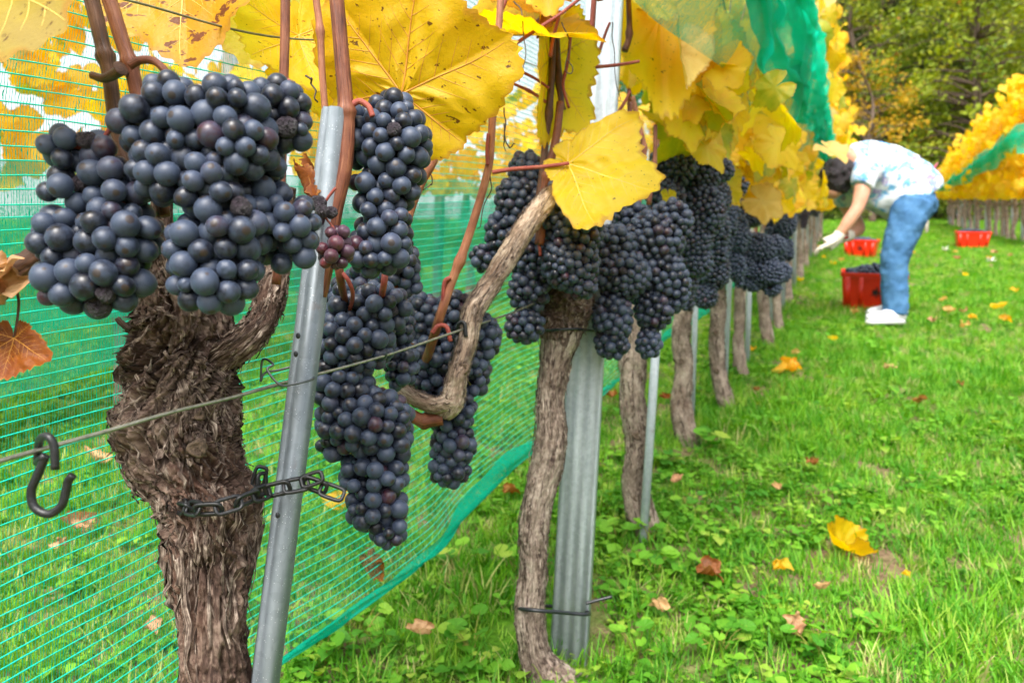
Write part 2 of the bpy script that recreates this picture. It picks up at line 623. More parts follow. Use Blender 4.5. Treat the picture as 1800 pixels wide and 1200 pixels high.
def flat(name, col, rough=0.5, spec=0.5, metal=0.0, noise=0.0, nscale=60.0, bump=0.0):
    t = NT(name)
    c = col
    kw = {}
    if noise or bump:
        oc = t.coord('Object')
        n = t.noise(oc, nscale, 4, 0.6)
        if noise:
            c = t.mix(t.ramp(n, [(0.3, 0.0), (0.7, 1.0)]), tuple(x * (1 - noise) for x in col), tuple(min(1, x * (1 + noise)) for x in col))
        if bump:
            kw['Normal'] = t.bump(n, bump, 0.002)
    return t.done(t.bsdf(Base_Color=c, Roughness=rough, Specular_IOR_Level=spec, Metallic=metal, **kw))


M['vein'] = flat('leaf vein', (0.60, 0.36, 0.05), 0.5, 0.3)
M['vein_red'] = flat('red leaf vein', (0.50, 0.22, 0.03), 0.5, 0.3)
M['vein_pale'] = flat('pale leaf vein', (0.66, 0.44, 0.10), 0.5, 0.3)
M['black'] = flat('black plastic', (0.010, 0.0105, 0.012), 0.42, 0.5, 0, 0.5, 400, 0.15)
M['tie'] = flat('black tie', (0.012, 0.014, 0.018), 0.35)
M['wood_cut'] = flat('pruning cut', (0.11, 0.078, 0.055), 0.9, 0.2, 0, 0.85, 260, 0.8)
M['rot'] = flat('grey dead bark', (0.075, 0.07, 0.058), 0.9, 0.2, 0, 0.5, 120, 0.5)
M['wire'] = flat('galvanised wire', (0.30, 0.29, 0.24), 0.35, 0.5, 0.75, 0.3, 200)
M['wire_dull'] = flat('weathered wire', (0.22, 0.21, 0.12), 0.5, 0.5, 0.4, 0.3, 200)
M['clip'] = flat('spring clip', (0.12, 0.13, 0.14), 0.35, 0.5, 0.8)


def m_galv(name, dark, light, drops=True, metal=0.3):
    t = NT(name)
    oc = t.coord('Object')
    sp = t.voro(oc, 170, 'F1', 'Color')
    bw = t.n('ShaderNodeRGBToBW', i={0: sp})
    streak = t.noise(t.mapping(oc, (60, 60, 5)), 1, 4, 0.6)
    x = t.math('ADD', t.math('MULTIPLY', bw.outputs[0], 0.18), t.math('MULTIPLY', streak, 0.82))
    col = t.ramp(x, [(0.3, dark), (0.7, light)])
    rust = t.math('MULTIPLY', t.ramp(t.noise(oc, 14, 4), [(0.62, 0.0), (0.72, 1.0)]), t.ramp(t.noise(oc, 90, 3), [(0.45, 0.0), (0.6, 0.5)]))
    col = t.mix(rust, col, (0.16, 0.06, 0.025))
    h = streak
    if drops:
        d = t.voro(oc, 520)
        dot = t.math('MULTIPLY', t.ramp(d, [(0.12, 1.0), (0.2, 0.0)]), t.ramp(t.noise(oc, 130, 2), [(0.5, 0.0), (0.56, 1.0)]))
        col = t.mix(t.math('MULTIPLY', dot, 0.6), col, (0.75, 0.78, 0.8))
    return t.done(t.bsdf(Base_Color=col, Roughness=t.ramp(streak, [(0.3, 0.38), (0.7, 0.6)]), Metallic=metal, Specular_IOR_Level=0.5, Normal=t.bump(h, 0.15, 0.002)))


M['galv'] = m_galv('galvanised steel', (0.12, 0.145, 0.165), (0.24, 0.275, 0.30))
M['galv_pale'] = m_galv('pale galvanised steel', (0.27, 0.31, 0.35), (0.50, 0.55, 0.60), False, 0.08)


def m_net(name, col, cover, cover_var=0.15, period=0.0026, trans=0.5, soft=0.0):
    """woven net: the threads are stripes across the run of the sheet (u and v in metres)"""
    t = NT(name)
    uv = t.coord('UV')
    sep = t.n('ShaderNodeSeparateXYZ', i={0: uv})
    wob = t.math('MULTIPLY', t.math('SUBTRACT', t.noise(t.mapping(uv, (300, 80, 1)), 1, 2), 0.5), period * 1.4)
    ph = t.math('FRACT', t.math('DIVIDE', t.math('ADD', sep.outputs[0], wob), period))
    tri = t.math('ABSOLUTE', t.math('SUBTRACT', ph, 0.5))
    thr = t.math('ADD', cover / 2, t.math('MULTIPLY', t.math('SUBTRACT', t.noise(t.mapping(uv, (9, 5, 1)), 1, 4), 0.5), cover_var))
    a = t.math('LESS_THAN', tri, thr)
    c = t.mix(t.noise(t.mapping(uv, (40, 12, 1)), 1, 3), tuple(x * 0.8 for x in col), col)
    d = t.bsdf(Base_Color=c, Roughness=0.7, Specular_IOR_Level=0.12)
    tr = t.n('ShaderNodeBsdfTranslucent', i={'Color': c})
    sh = t.n('ShaderNodeMixShader', i={0: trans, 1: d.outputs[0], 2: tr.outputs[0]})
    tp = t.n('ShaderNodeBsdfTransparent')
    mx = t.n('ShaderNodeMixShader', i={0: a, 1: tp.outputs[0], 2: sh.outputs[0]})
    return t.done(mx)


TEAL = (0.006, 0.56, 0.36)
M['net'] = m_net('green net weave', TEAL, 0.19)
M['net_mid'] = m_net('green net weave folded double', (0.004, 0.42, 0.26), 0.52, 0.5, 0.0026, trans=.35)
M['net_dense'] = m_net('green net weave gathered', (0.008, 0.70, 0.46), 0.80, 0.6, 0.003, trans=.6)
M['cord'] = flat('green net cord', (0.004, 0.60, 0.42), 0.45, 0.4, 0, 0.25, 900)
M['hem'] = m_net('green net hem', (0.006, 0.56, 0.37), 0.85, 0.35, 0.004)


def m_ground():
    t = NT('soil and moss')
    oc = t.coord('Object')
    n = t.noise(oc, 2.2, 5, 0.6)
    f = t.noise(oc, 60, 5, 0.65)
    soil = t.ramp(f, [(0.3, (0.10, 0.062, 0.035)), (0.7, (0.30, 0.21, 0.13))])
    moss = t.ramp(f, [(0.3, (0.05, 0.14, 0.008)), (0.7, (0.12, 0.29, 0.02))])
    col = t.mix(t.ramp(n, [(0.40, 0.0), (0.54, 1.0)]), moss, soil)
    return t.done(t.bsdf(Base_Color=col, Roughness=0.95, Specular_IOR_Level=0.1, Normal=t.bump(f, 0.8, 0.02)))


M['ground'] = m_ground()


def m_foliage(name, stops, trans=0.4, rough=0.55, attrname=None):
    t = NT(name)
    rnd = t.rand() if attrname is None else t.attr(attrname)
    col = t.ramp(rnd, stops)
    gp = t.n('ShaderNodeNewGeometry').outputs['Position']
    col = hsv_shift(t, col, 0.5, 1.0, t.math('ADD', 0.72, t.math('MULTIPLY', t.noise(gp, 2.4, 3), 0.56)))
    b = t.bsdf(Base_Color=col, Roughness=rough, Specular_IOR_Level=0.3)
    tr = t.n('ShaderNodeBsdfTranslucent', i={'Color': hsv_shift(t, col, 0.497, 1.1, 1.15)})
    mx = t.n('ShaderNodeMixShader', i={0: trans, 1: b.outputs[0], 2: tr.outputs[0]})
    return t.done(mx)


M['grass'] = m_foliage('grass blades', [(0.0, (0.052, 0.21, 0.012)), (0.35, (0.105, 0.335, 0.018)), (0.7, (0.18, 0.42, 0.024)), (0.9, (0.30, 0.48, 0.05)), (1.0, (0.50, 0.45, 0.20))])
M['weed'] = m_foliage('broad leaved weeds', [(0.0, (0.055, 0.22, 0.014)), (0.5, (0.12, 0.34, 0.02)), (0.85, (0.20, 0.43, 0.03)), (1.0, (0.34, 0.46, 0.06))])

# ------------------------------------------------------------------ ground
def gz(x, y):
    x, y = np.broadcast_arrays(np.asarray(x, float), np.asarray(y, float))
    return ground_z(x, y) + 0.012 * vnoise(np.stack([x * 1.3, y * 1.3, np.zeros_like(x)], -1), 5)


def axis(a, b, fine0, fine1, nf, nc):
    return np.unique(np.concatenate([np.linspace(a, fine0, nc), np.linspace(fine0, fine1, nf), np.linspace(fine1, b, nc)]))


gx = axis(-300, 300, -8, 20, 120, 20)
gy = axis(-60, 600, -2, 28, 120, 26)
GX, GY = np.meshgrid(gx, gy)
gv = np.stack([GX, GY, gz(GX, GY)], -1).reshape(-1, 3)
tag(obj('ground', gv, grid_faces(len(gy), len(gx), False), M['ground']), kind='structure')


# ------------------------------------------------------------------ scattering of one kind of stuff over points
def scatter(name, pts, rot, scl, idx, protos, label, kind='stuff'):
    coll = bpy.data.collections.new(name + ' pieces')
    for k, me in enumerate(protos):
        coll.objects.link(bpy.data.objects.new('%s_piece_%02d' % (name, k), me))
    me = bpy.data.meshes.new(name)
    me.vertices.add(len(pts))
    me.vertices.foreach_set('co', np.asarray(pts, np.float32).reshape(-1))
    a = me.attributes.new('rot', 'FLOAT_VECTOR', 'POINT')
    a.data.foreach_set('vector', np.asarray(rot, np.float32).reshape(-1))
    a = me.attributes.new('scl', 'FLOAT', 'POINT')
    a.data.foreach_set('value', np.asarray(scl, np.float32))
    a = me.attributes.new('idx', 'INT', 'POINT')
    a.data.foreach_set('value', np.asarray(idx, np.int32))
    o = link(name, me)
    g = bpy.data.node_groups.new(name + ' scatter', 'GeometryNodeTree')
    g.interface.new_socket('Geometry', in_out='INPUT', socket_type='NodeSocketGeometry')
    g.interface.new_socket('Geometry', in_out='OUTPUT', socket_type='NodeSocketGeometry')
    gi, go = g.nodes.new('NodeGroupInput'), g.nodes.new('NodeGroupOutput')
    iop = g.nodes.new('GeometryNodeInstanceOnPoints')
    ci = g.nodes.new('GeometryNodeCollectionInfo')
    ci.inputs['Collection'].default_value = coll
    ci.inputs['Separate Children'].default_value = True
    ci.inputs['Reset Children'].default_value = True
    def na(nm, typ):
        nd = g.nodes.new('GeometryNodeInputNamedAttribute')
        nd.data_type = typ
        nd.inputs['Name'].default_value = nm
        return nd.outputs['Attribute']
    L = g.links.new
    L(gi.outputs[0], iop.inputs['Points'])
    L(ci.outputs[0], iop.inputs['Instance'])
    iop.inputs['Pick Instance'].default_value = True
    L(na('idx', 'INT'), iop.inputs['Instance Index'])
    L(na('rot', 'FLOAT_VECTOR'), iop.inputs['Rotation'])
    L(na('scl', 'FLOAT'), iop.inputs['Scale'])
    L(iop.outputs[0], go.inputs[0])
    md = o.modifiers.new('scatter', 'NODES')
    md.node_group = g
    tag(o, label, None, None, kind)
    return o


def blade(rng, h, w, lean, az, root):
    n = 4
    t = np.linspace(0, 1, n + 1)
    d = np.array([math.cos(az), math.sin(az), 0])
    s = np.array([-d[1], d[0], 0])
    out = lean * t ** 1.8
    up = h * (t - 0.35 * lean / max(h, 1e-3) * t ** 2 * 0.5)
    c = root + d * out[:, None] + np.array([0, 0, 1]) * up[:, None]
    ww = w * (1 - t ** 1.6) + 0.0003
    v = np.stack([c - s * ww[:, None], c + s * ww[:, None]], 1).reshape(-1, 3)
    i = np.arange(n) * 2
    return v, np.stack([i, i + 1, i + 3, i + 2], -1)


def tuft(seed, nb, hmin, hmax, spread, w):
    rng = np.random.default_rng(seed)
    mb = MB()
    for _ in range(nb):
        h = rng.uniform(hmin, hmax)
        az = rng.uniform(0, 6.283)
        rr = spread * rng.random() ** 0.5
        th = rng.uniform(0, 6.283)
        v, f = blade(rng, h, w * rng.uniform(0.6, 1.3), h * rng.uniform(0.15, 1.0), az, np.array([rr * math.cos(th), rr * math.sin(th), -0.004]))
        mb.add(v, f)
    return mb.mesh('grass_tuft', M['grass'])


def oval(rng, size, az, tilt, stem):
    """a small oval leaf on a stalk"""
    t = np.linspace(0, 1, 5)
    d = np.array([math.cos(az), math.sin(az), 0])
    s = np.array([-d[1], d[0], 0])
    z = np.array([0, 0, 1.0])
    wd = size * np.array([0.06, 0.36, 0.44, 0.32, 0.03])
    base = d * stem[0] + z * stem[1]
    c = base + (d * math.cos(tilt) + z * math.sin(tilt)) * (t * size)[:, None] - z * (t ** 2 * size * 0.35)[:, None]
    v = np.stack([c - s * wd[:, None] + z * (wd * 0.25)[:, None], c, c + s * wd[:, None] + z * (wd * 0.25)[:, None]], 1).reshape(-1, 3)
    i = (np.arange(4) * 3)[:, None]
    f = np.concatenate([np.stack([i[:, 0] + k, i[:, 0] + k + 1, i[:, 0] + k + 4, i[:, 0] + k + 3], -1) for k in (0, 1)])
    return v, f


def weed_tuft(seed, n, size, hgt, spread):
    rng = np.random.default_rng(seed)
    mb = MB()
    for _ in range(n):
        az = rng.uniform(0, 6.283)
        sz = size * rng.uniform(0.6, 1.3)
        st = (spread * rng.random(), hgt * rng.uniform(0.3, 1.0))
        v, f = oval(rng, sz, az, rng.uniform(-0.2, 0.7), st)
        mb.add(v + np.array([rng.normal(0, spread * .4), rng.normal(0, spread * .4), 0]), f)
    return mb.mesh('weed_tuft', M['weed'])


tufts = [tuft(k, 16, 0.015, 0.034 + 0.004 * (k % 4), 0.022, 0.0012) for k in range(10)]
tufts += [tuft(50 + k, 12, 0.028, 0.058, 0.03, 0.0012) for k in range(4)]
weeds = [weed_tuft(100 + k, 12, 0.011 + 0.003 * (k % 3), 0.024, 0.02) for k in range(8)]
weeds += [weed_tuft(200 + k, 8, 0.022, 0.034, 0.018) for k in range(4)]


def field(y0, y1, per_m2, scale, rng):
    n = int((y1 - y0) * (1.56 * (y0 + y1) / 2 + 2.4) * per_m2)
    y = rng.uniform(y0, y1, n)
    u = rng.uniform(-1, 1, n)
    x = u * (0.78 * y + 1.2)
    sc = scale * rng.uniform(0.7, 1.25, n)
    return x, y, sc


rng = np.random.default_rng(21)
gp, gs, wp_, ws = [], [], [], []
for y0, y1, dens, sc in ((0.45, 2.3, 2300, 0.95), (2.3, 5.0, 1200, .95), (5.0, 11.5, 380, 1.15), (11.5, 27, 100, 1.7)):
    x, y, s = field(y0, y1, dens, sc, rng)
    L = x - rowX(y)
    bare = fbm(np.stack([x * 9, y * 9, 0 * x], -1), 3, 3)
    clump = fbm(np.stack([x * 2.1, y * 2.1, 0 * x + 4], -1), 3, 9)
    strip = np.exp(-((L - 0.03) / 0.22) ** 2)
    keep = ~((bare + 0.6 * strip > 1.2) & (y < 4)) & ~((bare + strip > .9) & (rng.random(len(x)) < .3) & (y < 6))
    isw = (clump + 0.45 * strip * (L > -0.15) > 0.28) & (rng.random(len(x)) < 0.75)
    isw |= rng.random(len(x)) < 0.10
    s = s * np.where(clump < -0.35, 1.35, 1.0)
    p = np.stack([x, y, gz(x, y)], -1)
    g = keep & (~isw | (rng.random(len(x)) < .75))
    gp.append(p[g]); gs.append(s[g])
    w = keep & isw & (rng.random(len(x)) < 0.62)
    wp_.append(p[w]); ws.append(s[w])
gp, gs, wp_, ws = np.concatenate(gp), np.concatenate(gs), np.concatenate(wp_), np.concatenate(ws)


def rots(n, rng, tilt=0.15):
    return np.stack([rng.normal(0, tilt, n), rng.normal(0, tilt, n), rng.uniform(0, 6.283, n)], -1)


scatter('grass', gp, rots(len(gp), rng), gs, rng.integers(0, len(tufts), len(gp)), tufts, 'lush green grass between the vine rows')
scatter('ground_cover', wp_, rots(len(wp_), rng), ws, rng.integers(0, len(weeds), len(wp_)), weeds, 'low broad leaved weeds and clover in the grass')


# ------------------------------------------------------------------ trees at the edge of the wood
def leaf_quads(P, size, rng, flat=0.0, elong=1.0):
    n = len(P)
    a = rng.normal(size=(n, 3)); a[:, 2] *= (1 - flat)
    a /= np.linalg.norm(a, axis=1, keepdims=True)
    b = rng.normal(size=(n, 3))
    b = np.cross(a, b); b /= np.linalg.norm(b, axis=1, keepdims=True)
    s = (size * rng.uniform(0.6, 1.3, n))[:, None]
    a, b = a * s * elong, b * s * 0.5
    v = np.stack([P - a, P - b * 0.9, P + a, P + b * 0.9], 1).reshape(-1, 3)
    return v, np.arange(n * 4).reshape(-1, 4)


M['tree_bark'] = m_bark('tree bark', (0.03, 0.022, 0.018), (0.10, 0.07, 0.05), (0.2, 0.15, 0.11), bumpd=0.02)
KIND = {
    'conifer': [(0.0, (0.06, 0.09, 0.035)), (0.5, (0.12, 0.165, 0.06)), (0.85, (0.19, 0.24, 0.07)), (1.0, (0.28, 0.21, 0.09))],
    'beech': [(0.0, (0.08, 0.14, 0.012)), (0.45, (0.22, 0.29, 0.018)), (0.8, (0.40, 0.42, 0.025)), (0.9, (0.46, 0.32, 0.02)), (1.0, (0.52, 0.17, 0.03))],
    'gold': [(0.0, (0.30, 0.20, 0.012)), (0.6, (0.55, 0.32, 0.015)), (1.0, (0.62, 0.40, 0.03))],
    'shrub': [(0.0, (0.06, 0.12, 0.015)), (0.6, (0.17, 0.25, 0.025)), (1.0, (0.34, 0.34, 0.04))],
}
FM = {k: m_foliage('foliage ' + k, v, 0.35, 0.6, 'tone') for k, v in KIND.items()}


def tree(kind, x, y, h, spread, label, cat='tree', nclump=90, per=60, lsize=0.09, base=0.12, seed=0, group=None, name=None):
    rng = np.random.default_rng(900 + seed)
    z0 = float(gz(x, y))
    root = thing(name or {'conifer': 'conifer_tree', 'beech': 'deciduous_tree', 'gold': 'golden_tree', 'shrub': 'shrub'}[kind], label, cat, (x, y, z0), group)
    mb = MB()
    pts = np.array([[x + rng.normal(0, .12) * k, y + rng.normal(0, .12) * k, z0 - 0.1 + h * k / 4] for k in range(5)])
    path = spline(pts, 24)
    r0 = 0.022 * h
    v, f, uv = tube(path, np.linspace(r0, r0 * 0.12, 24), 9)
    mb.add(v, f, uv)
    P, tone = [], []
    for c in range(nclump):
        s = base + (1 - base) * (c + rng.random()) / nclump
        b = path[min(23, int(s * 23))]
        az = rng.uniform(0, 6.283)
        if kind == 'conifer':
            ln = spread * (1 - s) ** 0.8 * rng.uniform(0.6, 1.1) + 0.25
            end = b + np.array([math.cos(az) * ln, math.sin(az) * ln, -0.25 * ln + 0.1])
        else:
            prof = math.sin(math.pi * min(1, 0.22 + 0.78 * s)) ** 0.6
            ln = spread * prof * rng.uniform(0.35, 1.05)
            end = b + np.array([math.cos(az) * ln, math.sin(az) * ln, ln * rng.uniform(-0.15, 0.45)])
        if h > 2 or c % 3 == 0:
            mid = (b + end) / 2 + np.array([0, 0, 0.12 * ln])
            v, f, uv = tube(spline([b, mid, end], 6), np.linspace(r0 * 0.3 * (1 - s) + 0.01, 0.006, 6), 5, False)
            mb.add(v, f, uv)
        if kind == 'conifer':
            u = rng.random(per) ** 0.7
            q = b + (end - b) * u[:, None] + rng.normal(size=(per, 3)) * np.array([.22, .22, .09]) * (0.4 + u[:, None])
            q[:, 2] -= 0.12 * rng.random(per)
        else:
            q = end + rng.normal(size=(per, 3)) * np.array([.3, .3, .2]) * (0.35 + 0.18 * spread)
        P.append(q)
        tone.append(np.clip(rng.normal(0.45, 0.16) + rng.normal(0, 0.13, per), 0, 1))
    mb.build('trunk', M['tree_bark'], root)
    P, tone = np.concatenate(P), np.concatenate(tone)
    v, f = leaf_quads(P, lsize, rng, 0.3, 1.8 if kind == 'conifer' else 1.0)
    obj('crown', v, f, FM[kind], root, False, attrs={'tone': np.repeat(tone, 4)})
    return root


rng = np.random.default_rng(5)
TREES = [
    ('conifer', 11.0, 29.5, 13, 3.2, 'tall dark pine behind the yellow end of the middle row'),
    ('conifer', 13.6, 31.0, 14, 3.4, 'dark conifer standing above the bending picker'),
    ('conifer', 16.2, 30.0, 13, 3.4, 'dark conifer between the two vine rows'),
    ('conifer', 19.2, 31.5, 14, 3.4, 'dark conifer behind the leafy tree on the right'),
    ('conifer', 8.6, 33.0, 14, 3.2, 'grey green conifer leftmost at the wood edge'),
    ('conifer', 22.5, 32.5, 14, 3.4, 'dark conifer behind the right vine row'),
    ('conifer', 26.0, 33.5, 14, 3.4, 'dark conifer rightmost at the wood edge'),
    ('conifer', 12.4, 36.0, 15, 3.6, 'second line pine deep in the wood on the left'),
    ('conifer', 17.8, 36.5, 15, 3.6, 'second line pine deep in the wood above the gap'),
    ('conifer', 23.0, 38.0, 15, 3.6, 'second line pine deep in the wood on the right'),
    ('conifer', 9.6, 38.0, 15, 3.6, 'second line pine leftmost deep in the wood'),
    ('conifer', 15.0, 34.0, 15, 3.6, 'broad pine filling the gap above the picker'),
    ('conifer', 20.6, 35.0, 15, 3.6, 'broad pine filling the gap behind the right row'),
]
for k, (kd, x, y, h, sp, lb) in enumerate(TREES):
    tree(kd, x, y, h, sp, lb, nclump=170, per=60, lsize=0.12, base=0.0, seed=k, group='conifers at the edge of the wood')
tree('beech', 15.6, 24.6, 9.5, 3.1, 'yellow green beech with orange leaves above the right row', nclump=150, per=60, lsize=0.10, base=0.18, seed=31)
tree('beech', 12.9, 27.0, 10, 2.2, 'slender olive green tree with sparse high leaves', nclump=90, per=46, lsize=0.08, base=0.35, seed=32)
tree('beech', 19.0, 26.2, 9, 3.0, 'dense yellow green tree at the right edge', nclump=150, per=60, lsize=0.10, base=0.12, seed=33)
tree('gold', 11.4, 23.4, 5.4, 1.7, 'small golden tree beside the end of the middle row', nclump=40, per=44, lsize=0.07, base=0.4, seed=34)
tree('beech', 14.0, 28.6, 10.5, 2.8, 'yellow green tree in the middle of the wood edge', nclump=130, per=56, lsize=0.10, base=0.1, seed=35)
tree('beech', 17.4, 28.2, 11, 3.0, 'tall yellow green tree before the dark conifers', nclump=150, per=60, lsize=0.10, base=0.1, seed=36)
for k, (x, y, h, lb) in enumerate([(11.6, 24.5, 1.7, 'low olive shrub behind the picker on the left'), (13.4, 25.0, 2.0, 'yellow green shrub behind the back of the picker'),
                                   (15.0, 24.0, 1.6, 'leafy shrub between picker and right row'), (10.0, 26.0, 1.8, 'dark shrub at the end of the middle row'),
                                   (17.2, 25.6, 1.8, 'shrub hidden behind the right vine row')]):
    tree('shrub', x, y, h, 1.3, lb, 'shrub', nclump=46, per=44, lsize=0.06, base=0.1, seed=60 + k, group='shrubs below the wood')

rng = np.random.default_rng(64)
n = 26000
P = np.stack([rng.uniform(5, 46, n), rng.uniform(42, 50, n), np.zeros(n)], -1)
P[:, 2] = gz(P[:, 0], P[:, 1]) + rng.random(n) * (17 + 3 * np.sin(P[:, 0] * .7) + 2 * np.sin(P[:, 0] * 1.9))
v, f = leaf_quads(P, .38, rng, .2)
tone = np.clip(.4 + .5 * fbm(P * .35, 3, 4) + rng.normal(0, .1, n), 0, 1)
tag(obj('far_wood', v, f, FM['conifer'], None, False, attrs={'tone': np.repeat(tone, 4)}), 'dark wood closing the view far behind the vine rows', None, None, 'stuff')

# ------------------------------------------------------------------ vine leaves
class Leaf:
    """a vine leaf in its own plane: stalk at the origin, tip along +y, upper side +z, tip length 1"""
    def __init__(self, seed, cup=0.15, fold=0.0, wave=0.10, roll=0.0, droop=0.0, teeth=46, lobe=1.0, quilt=0.02, crumple=0.0, asym=0.0, basal=1.0, tooth=0.085):
        self.r = np.random.default_rng(seed)
        self.seed, self.cup, self.fold, self.wave, self.roll, self.droop = seed, cup, fold, wave, roll, droop
        self.teeth, self.lobe, self.quilt, self.crumple, self.asym = teeth, lobe, quilt, crumple, asym
        self.basal, self.ta = basal, tooth
        self.ph = self.r.uniform(0, 6.283, 6)
        self.tooth = self.r.uniform(0.55, 1.25, 200)
        self.vein_phi = np.array([0.0, 0.92, -0.92, 1.9, -1.9]) + self.r.normal(0, 0.05, 5)

    def R(self, phi):
        a = np.abs(phi)
        r = 0.70 + 0.30 * np.exp(-(a / 0.36) ** 2) * self.lobe + 0.20 * np.exp(-((a - 0.95) / 0.32) ** 2) * self.lobe + 0.10 * np.exp(-((a - 1.9) / 0.45) ** 2)
        r = r + 0.04 * np.sin(phi * 2 + self.ph[0]) + 0.025 * np.sin(phi * 5 + self.ph[1]) + self.asym * np.sin(phi)
        r = r * (1 - 0.72 * np.exp(-((np.pi - a) / 0.22) ** 2))
        r = r * (1 - (1 - self.basal) * np.clip((a - 1.1) / 0.7, 0, 1))
        k = (phi + np.pi) / (2 * np.pi) * self.teeth
        fr = k - np.floor(k)
        saw = np.where(fr < 0.62, fr / 0.62, (1 - fr) / 0.38)
        k2 = k * 0.37 + self.ph[5]
        return r * (1 + self.ta * self.tooth[np.floor(k).astype(int) % 200] * (saw - 0.5) + 0.035 * np.abs(k2 - np.floor(k2) - .5) * 2 * self.tooth[(np.floor(k2).astype(int) + 60) % 200])

    def D(self, x, y):
        r2 = x * x + y * y
        r = np.sqrt(r2) + 1e-9
        phi = np.arctan2(x, y)
        z = self.cup * r2 + self.fold * np.abs(x)
        z = z + self.wave * r2 * (np.sin(phi * 3 + self.ph[2]) * 0.6 + np.sin(phi * 7 + self.ph[3]) * 0.35 + np.sin(phi * 13 + self.ph[4]) * 0.15)
        if self.quilt:
            dmin = np.min(np.abs((phi[..., None] - self.vein_phi + np.pi) % (2 * np.pi) - np.pi), axis=-1)
            z = z + self.quilt * np.minimum(dmin * r / 0.22, 1.0) ** 0.7
            z = z + self.quilt * 0.5 * np.sin(r * 24 + 6 * np.abs(np.sin(phi * 2))) * np.minimum(dmin * 2, 1) * 0.5
        if self.crumple:
            p = np.stack([x * 3.1, y * 3.1, 0 * x + self.seed], -1)
            z = z + self.crumple * fbm(p, 3, self.seed)
            x = x + self.crumple * 0.7 * vnoise(p + 9, self.seed + 3)
            y = y + self.crumple * 0.7 * vnoise(p + 19, self.seed + 4)
        if self.droop:
            k = self.droop
            t = y * k
            y, z = np.sin(t) / k - z * np.sin(t), -(1 - np.cos(t)) / k + z * np.cos(t)
        if self.roll:
            k = self.roll
            t = x * k
            x, z = np.sin(t) / k - z * np.sin(t), (1 - np.cos(t)) / k + z * np.cos(t)
        return np.stack([x, y, z], -1)

    def geom(self, nr, na):
        phi = np.linspace(-np.pi + 0.10, np.pi - 0.10, na)
        t = np.linspace(0, 1, nr + 1)[1:] ** 0.85
        T, PH = np.meshgrid(t, phi, indexing='ij')
        rr = self.R(PH)
        # teeth only matter near the margin
        sm = self.R(np.round((PH + np.pi) / (2 * np.pi) * self.teeth) / self.teeth * 2 * np.pi - np.pi)
        rad = T * (rr * T ** 3 + sm * (1 - T ** 3))
        x, y = rad * np.sin(PH), rad * np.cos(PH)
        v = np.vstack([self.D(np.zeros(1), np.zeros(1)), self.D(x, y).reshape(-1, 3)])
        uv = np.vstack([[[0, 0]], np.stack([x, y], -1).reshape(-1, 2)])
        e = np.concatenate([[0], T.reshape(-1)])
        q = grid_faces(nr, na, False)[:, ::-1] + 1
        j = np.arange(na - 1)
        tri = np.stack([np.zeros(na - 1, int), j + 1, j + 2], -1)
        return v, [q, tri], uv, e

    def veins(self, rad=0.011, second=True):
        mb = MB()
        for p in self.vein_phi:
            L = float(self.R(np.array([p]))[0]) * 0.93
            s = np.linspace(0, L, 22)
            bend = 0.06 * np.sin(s / L * 2.5) * np.sign(p if p else 0.3)
            x, y = s * np.sin(p + bend), s * np.cos(p + bend)
            c = self.D(x, y)
            v, f, uv = tube(c, np.linspace(rad * .85, rad * 0.2, 22), 5, False)
            mb.add(v, f, uv)
            if second:
                for k in range(5):
                    for sd in (-1, 1):
                        s0 = L * (0.16 + 0.15 * k + (0.04 if sd > 0 else 0))
                        l2 = (L - s0) * 0.62
                        q = np.linspace(0, l2, 10)
                        b0 = 0.06 * math.sin(s0 / L * 2.5) * np.sign(p if p else 0.3)
                        a2 = p + sd * (0.85 - 0.3 * q / L)
                        x2 = s0 * np.sin(p + b0) + (np.cumsum(np.sin(a2)) - np.sin(a2[0])) * (l2 / 10)
                        y2 = s0 * np.cos(p + b0) + (np.cumsum(np.cos(a2)) - np.cos(a2[0])) * (l2 / 10)
                        ok = np.hypot(x2, y2) < 0.95 * self.R(np.arctan2(x2, y2))
                        if ok.sum() < 4:
                            continue
                        c2 = self.D(x2[ok], y2[ok])
                        v, f, uv = tube(c2, np.linspace(rad * 0.30, rad * 0.10, ok.sum()), 4, False)
                        mb.add(v, f, uv)
        return mb


def basis(J, T, nrm, wx=1.0):
    """matrix that puts a leaf's stalk at J and its tip at T, its upper side towards nrm"""
    J, T, nrm = (np.asarray(a, float) for a in (J, T, nrm))
    s = np.linalg.norm(T - J)
    y = (T - J) / s
    z = unit(nrm - y * np.dot(nrm, y))
    x = np.cross(y, z)
    m = np.eye(4)
    m[:3, 0], m[:3, 1], m[:3, 2], m[:3, 3] = x * s * wx, y * s, z * s, J
    return m


def apply(m, v):
    return v @ m[:3, :3].T + m[:3, 3]


def set_world(o, m):
    """o was linked with matrix_parent_inverse = parent^-1, so the basis is the world matrix"""
    o.matrix_basis = Matrix([list(map(float, r)) for r in m])


def copy_obj(name, mesh, mat, parent, m):
    o = link(name, mesh, parent)
    if mat is not None:
        o.material_slots[0].link = 'OBJECT'
        o.material_slots[0].material = mat
    set_world(o, m)
    return o


def show_leaf(parent, J, T, nrm, mat, leaf, nr=26, na=230, veinmat='vein', veinrad=0.011, name='leaf', label=None, wx=1.0):
    """a large leaf of its own, with veins"""
    m = basis(J, T, nrm, wx)
    v, f, uv, e = leaf.geom(nr, na)
    o = obj(name, apply(m, v), f, M[mat], parent, True, uv, {'edge': e})
    if label:
        o['label'] = label
    if veinmat:
        mb = leaf.veins(veinrad)
        mb.v = [apply(m, np.concatenate(mb.v))]
        mb.uv = [np.concatenate(mb.uv)]
        mb.build('vein', M[veinmat], o)
    return o


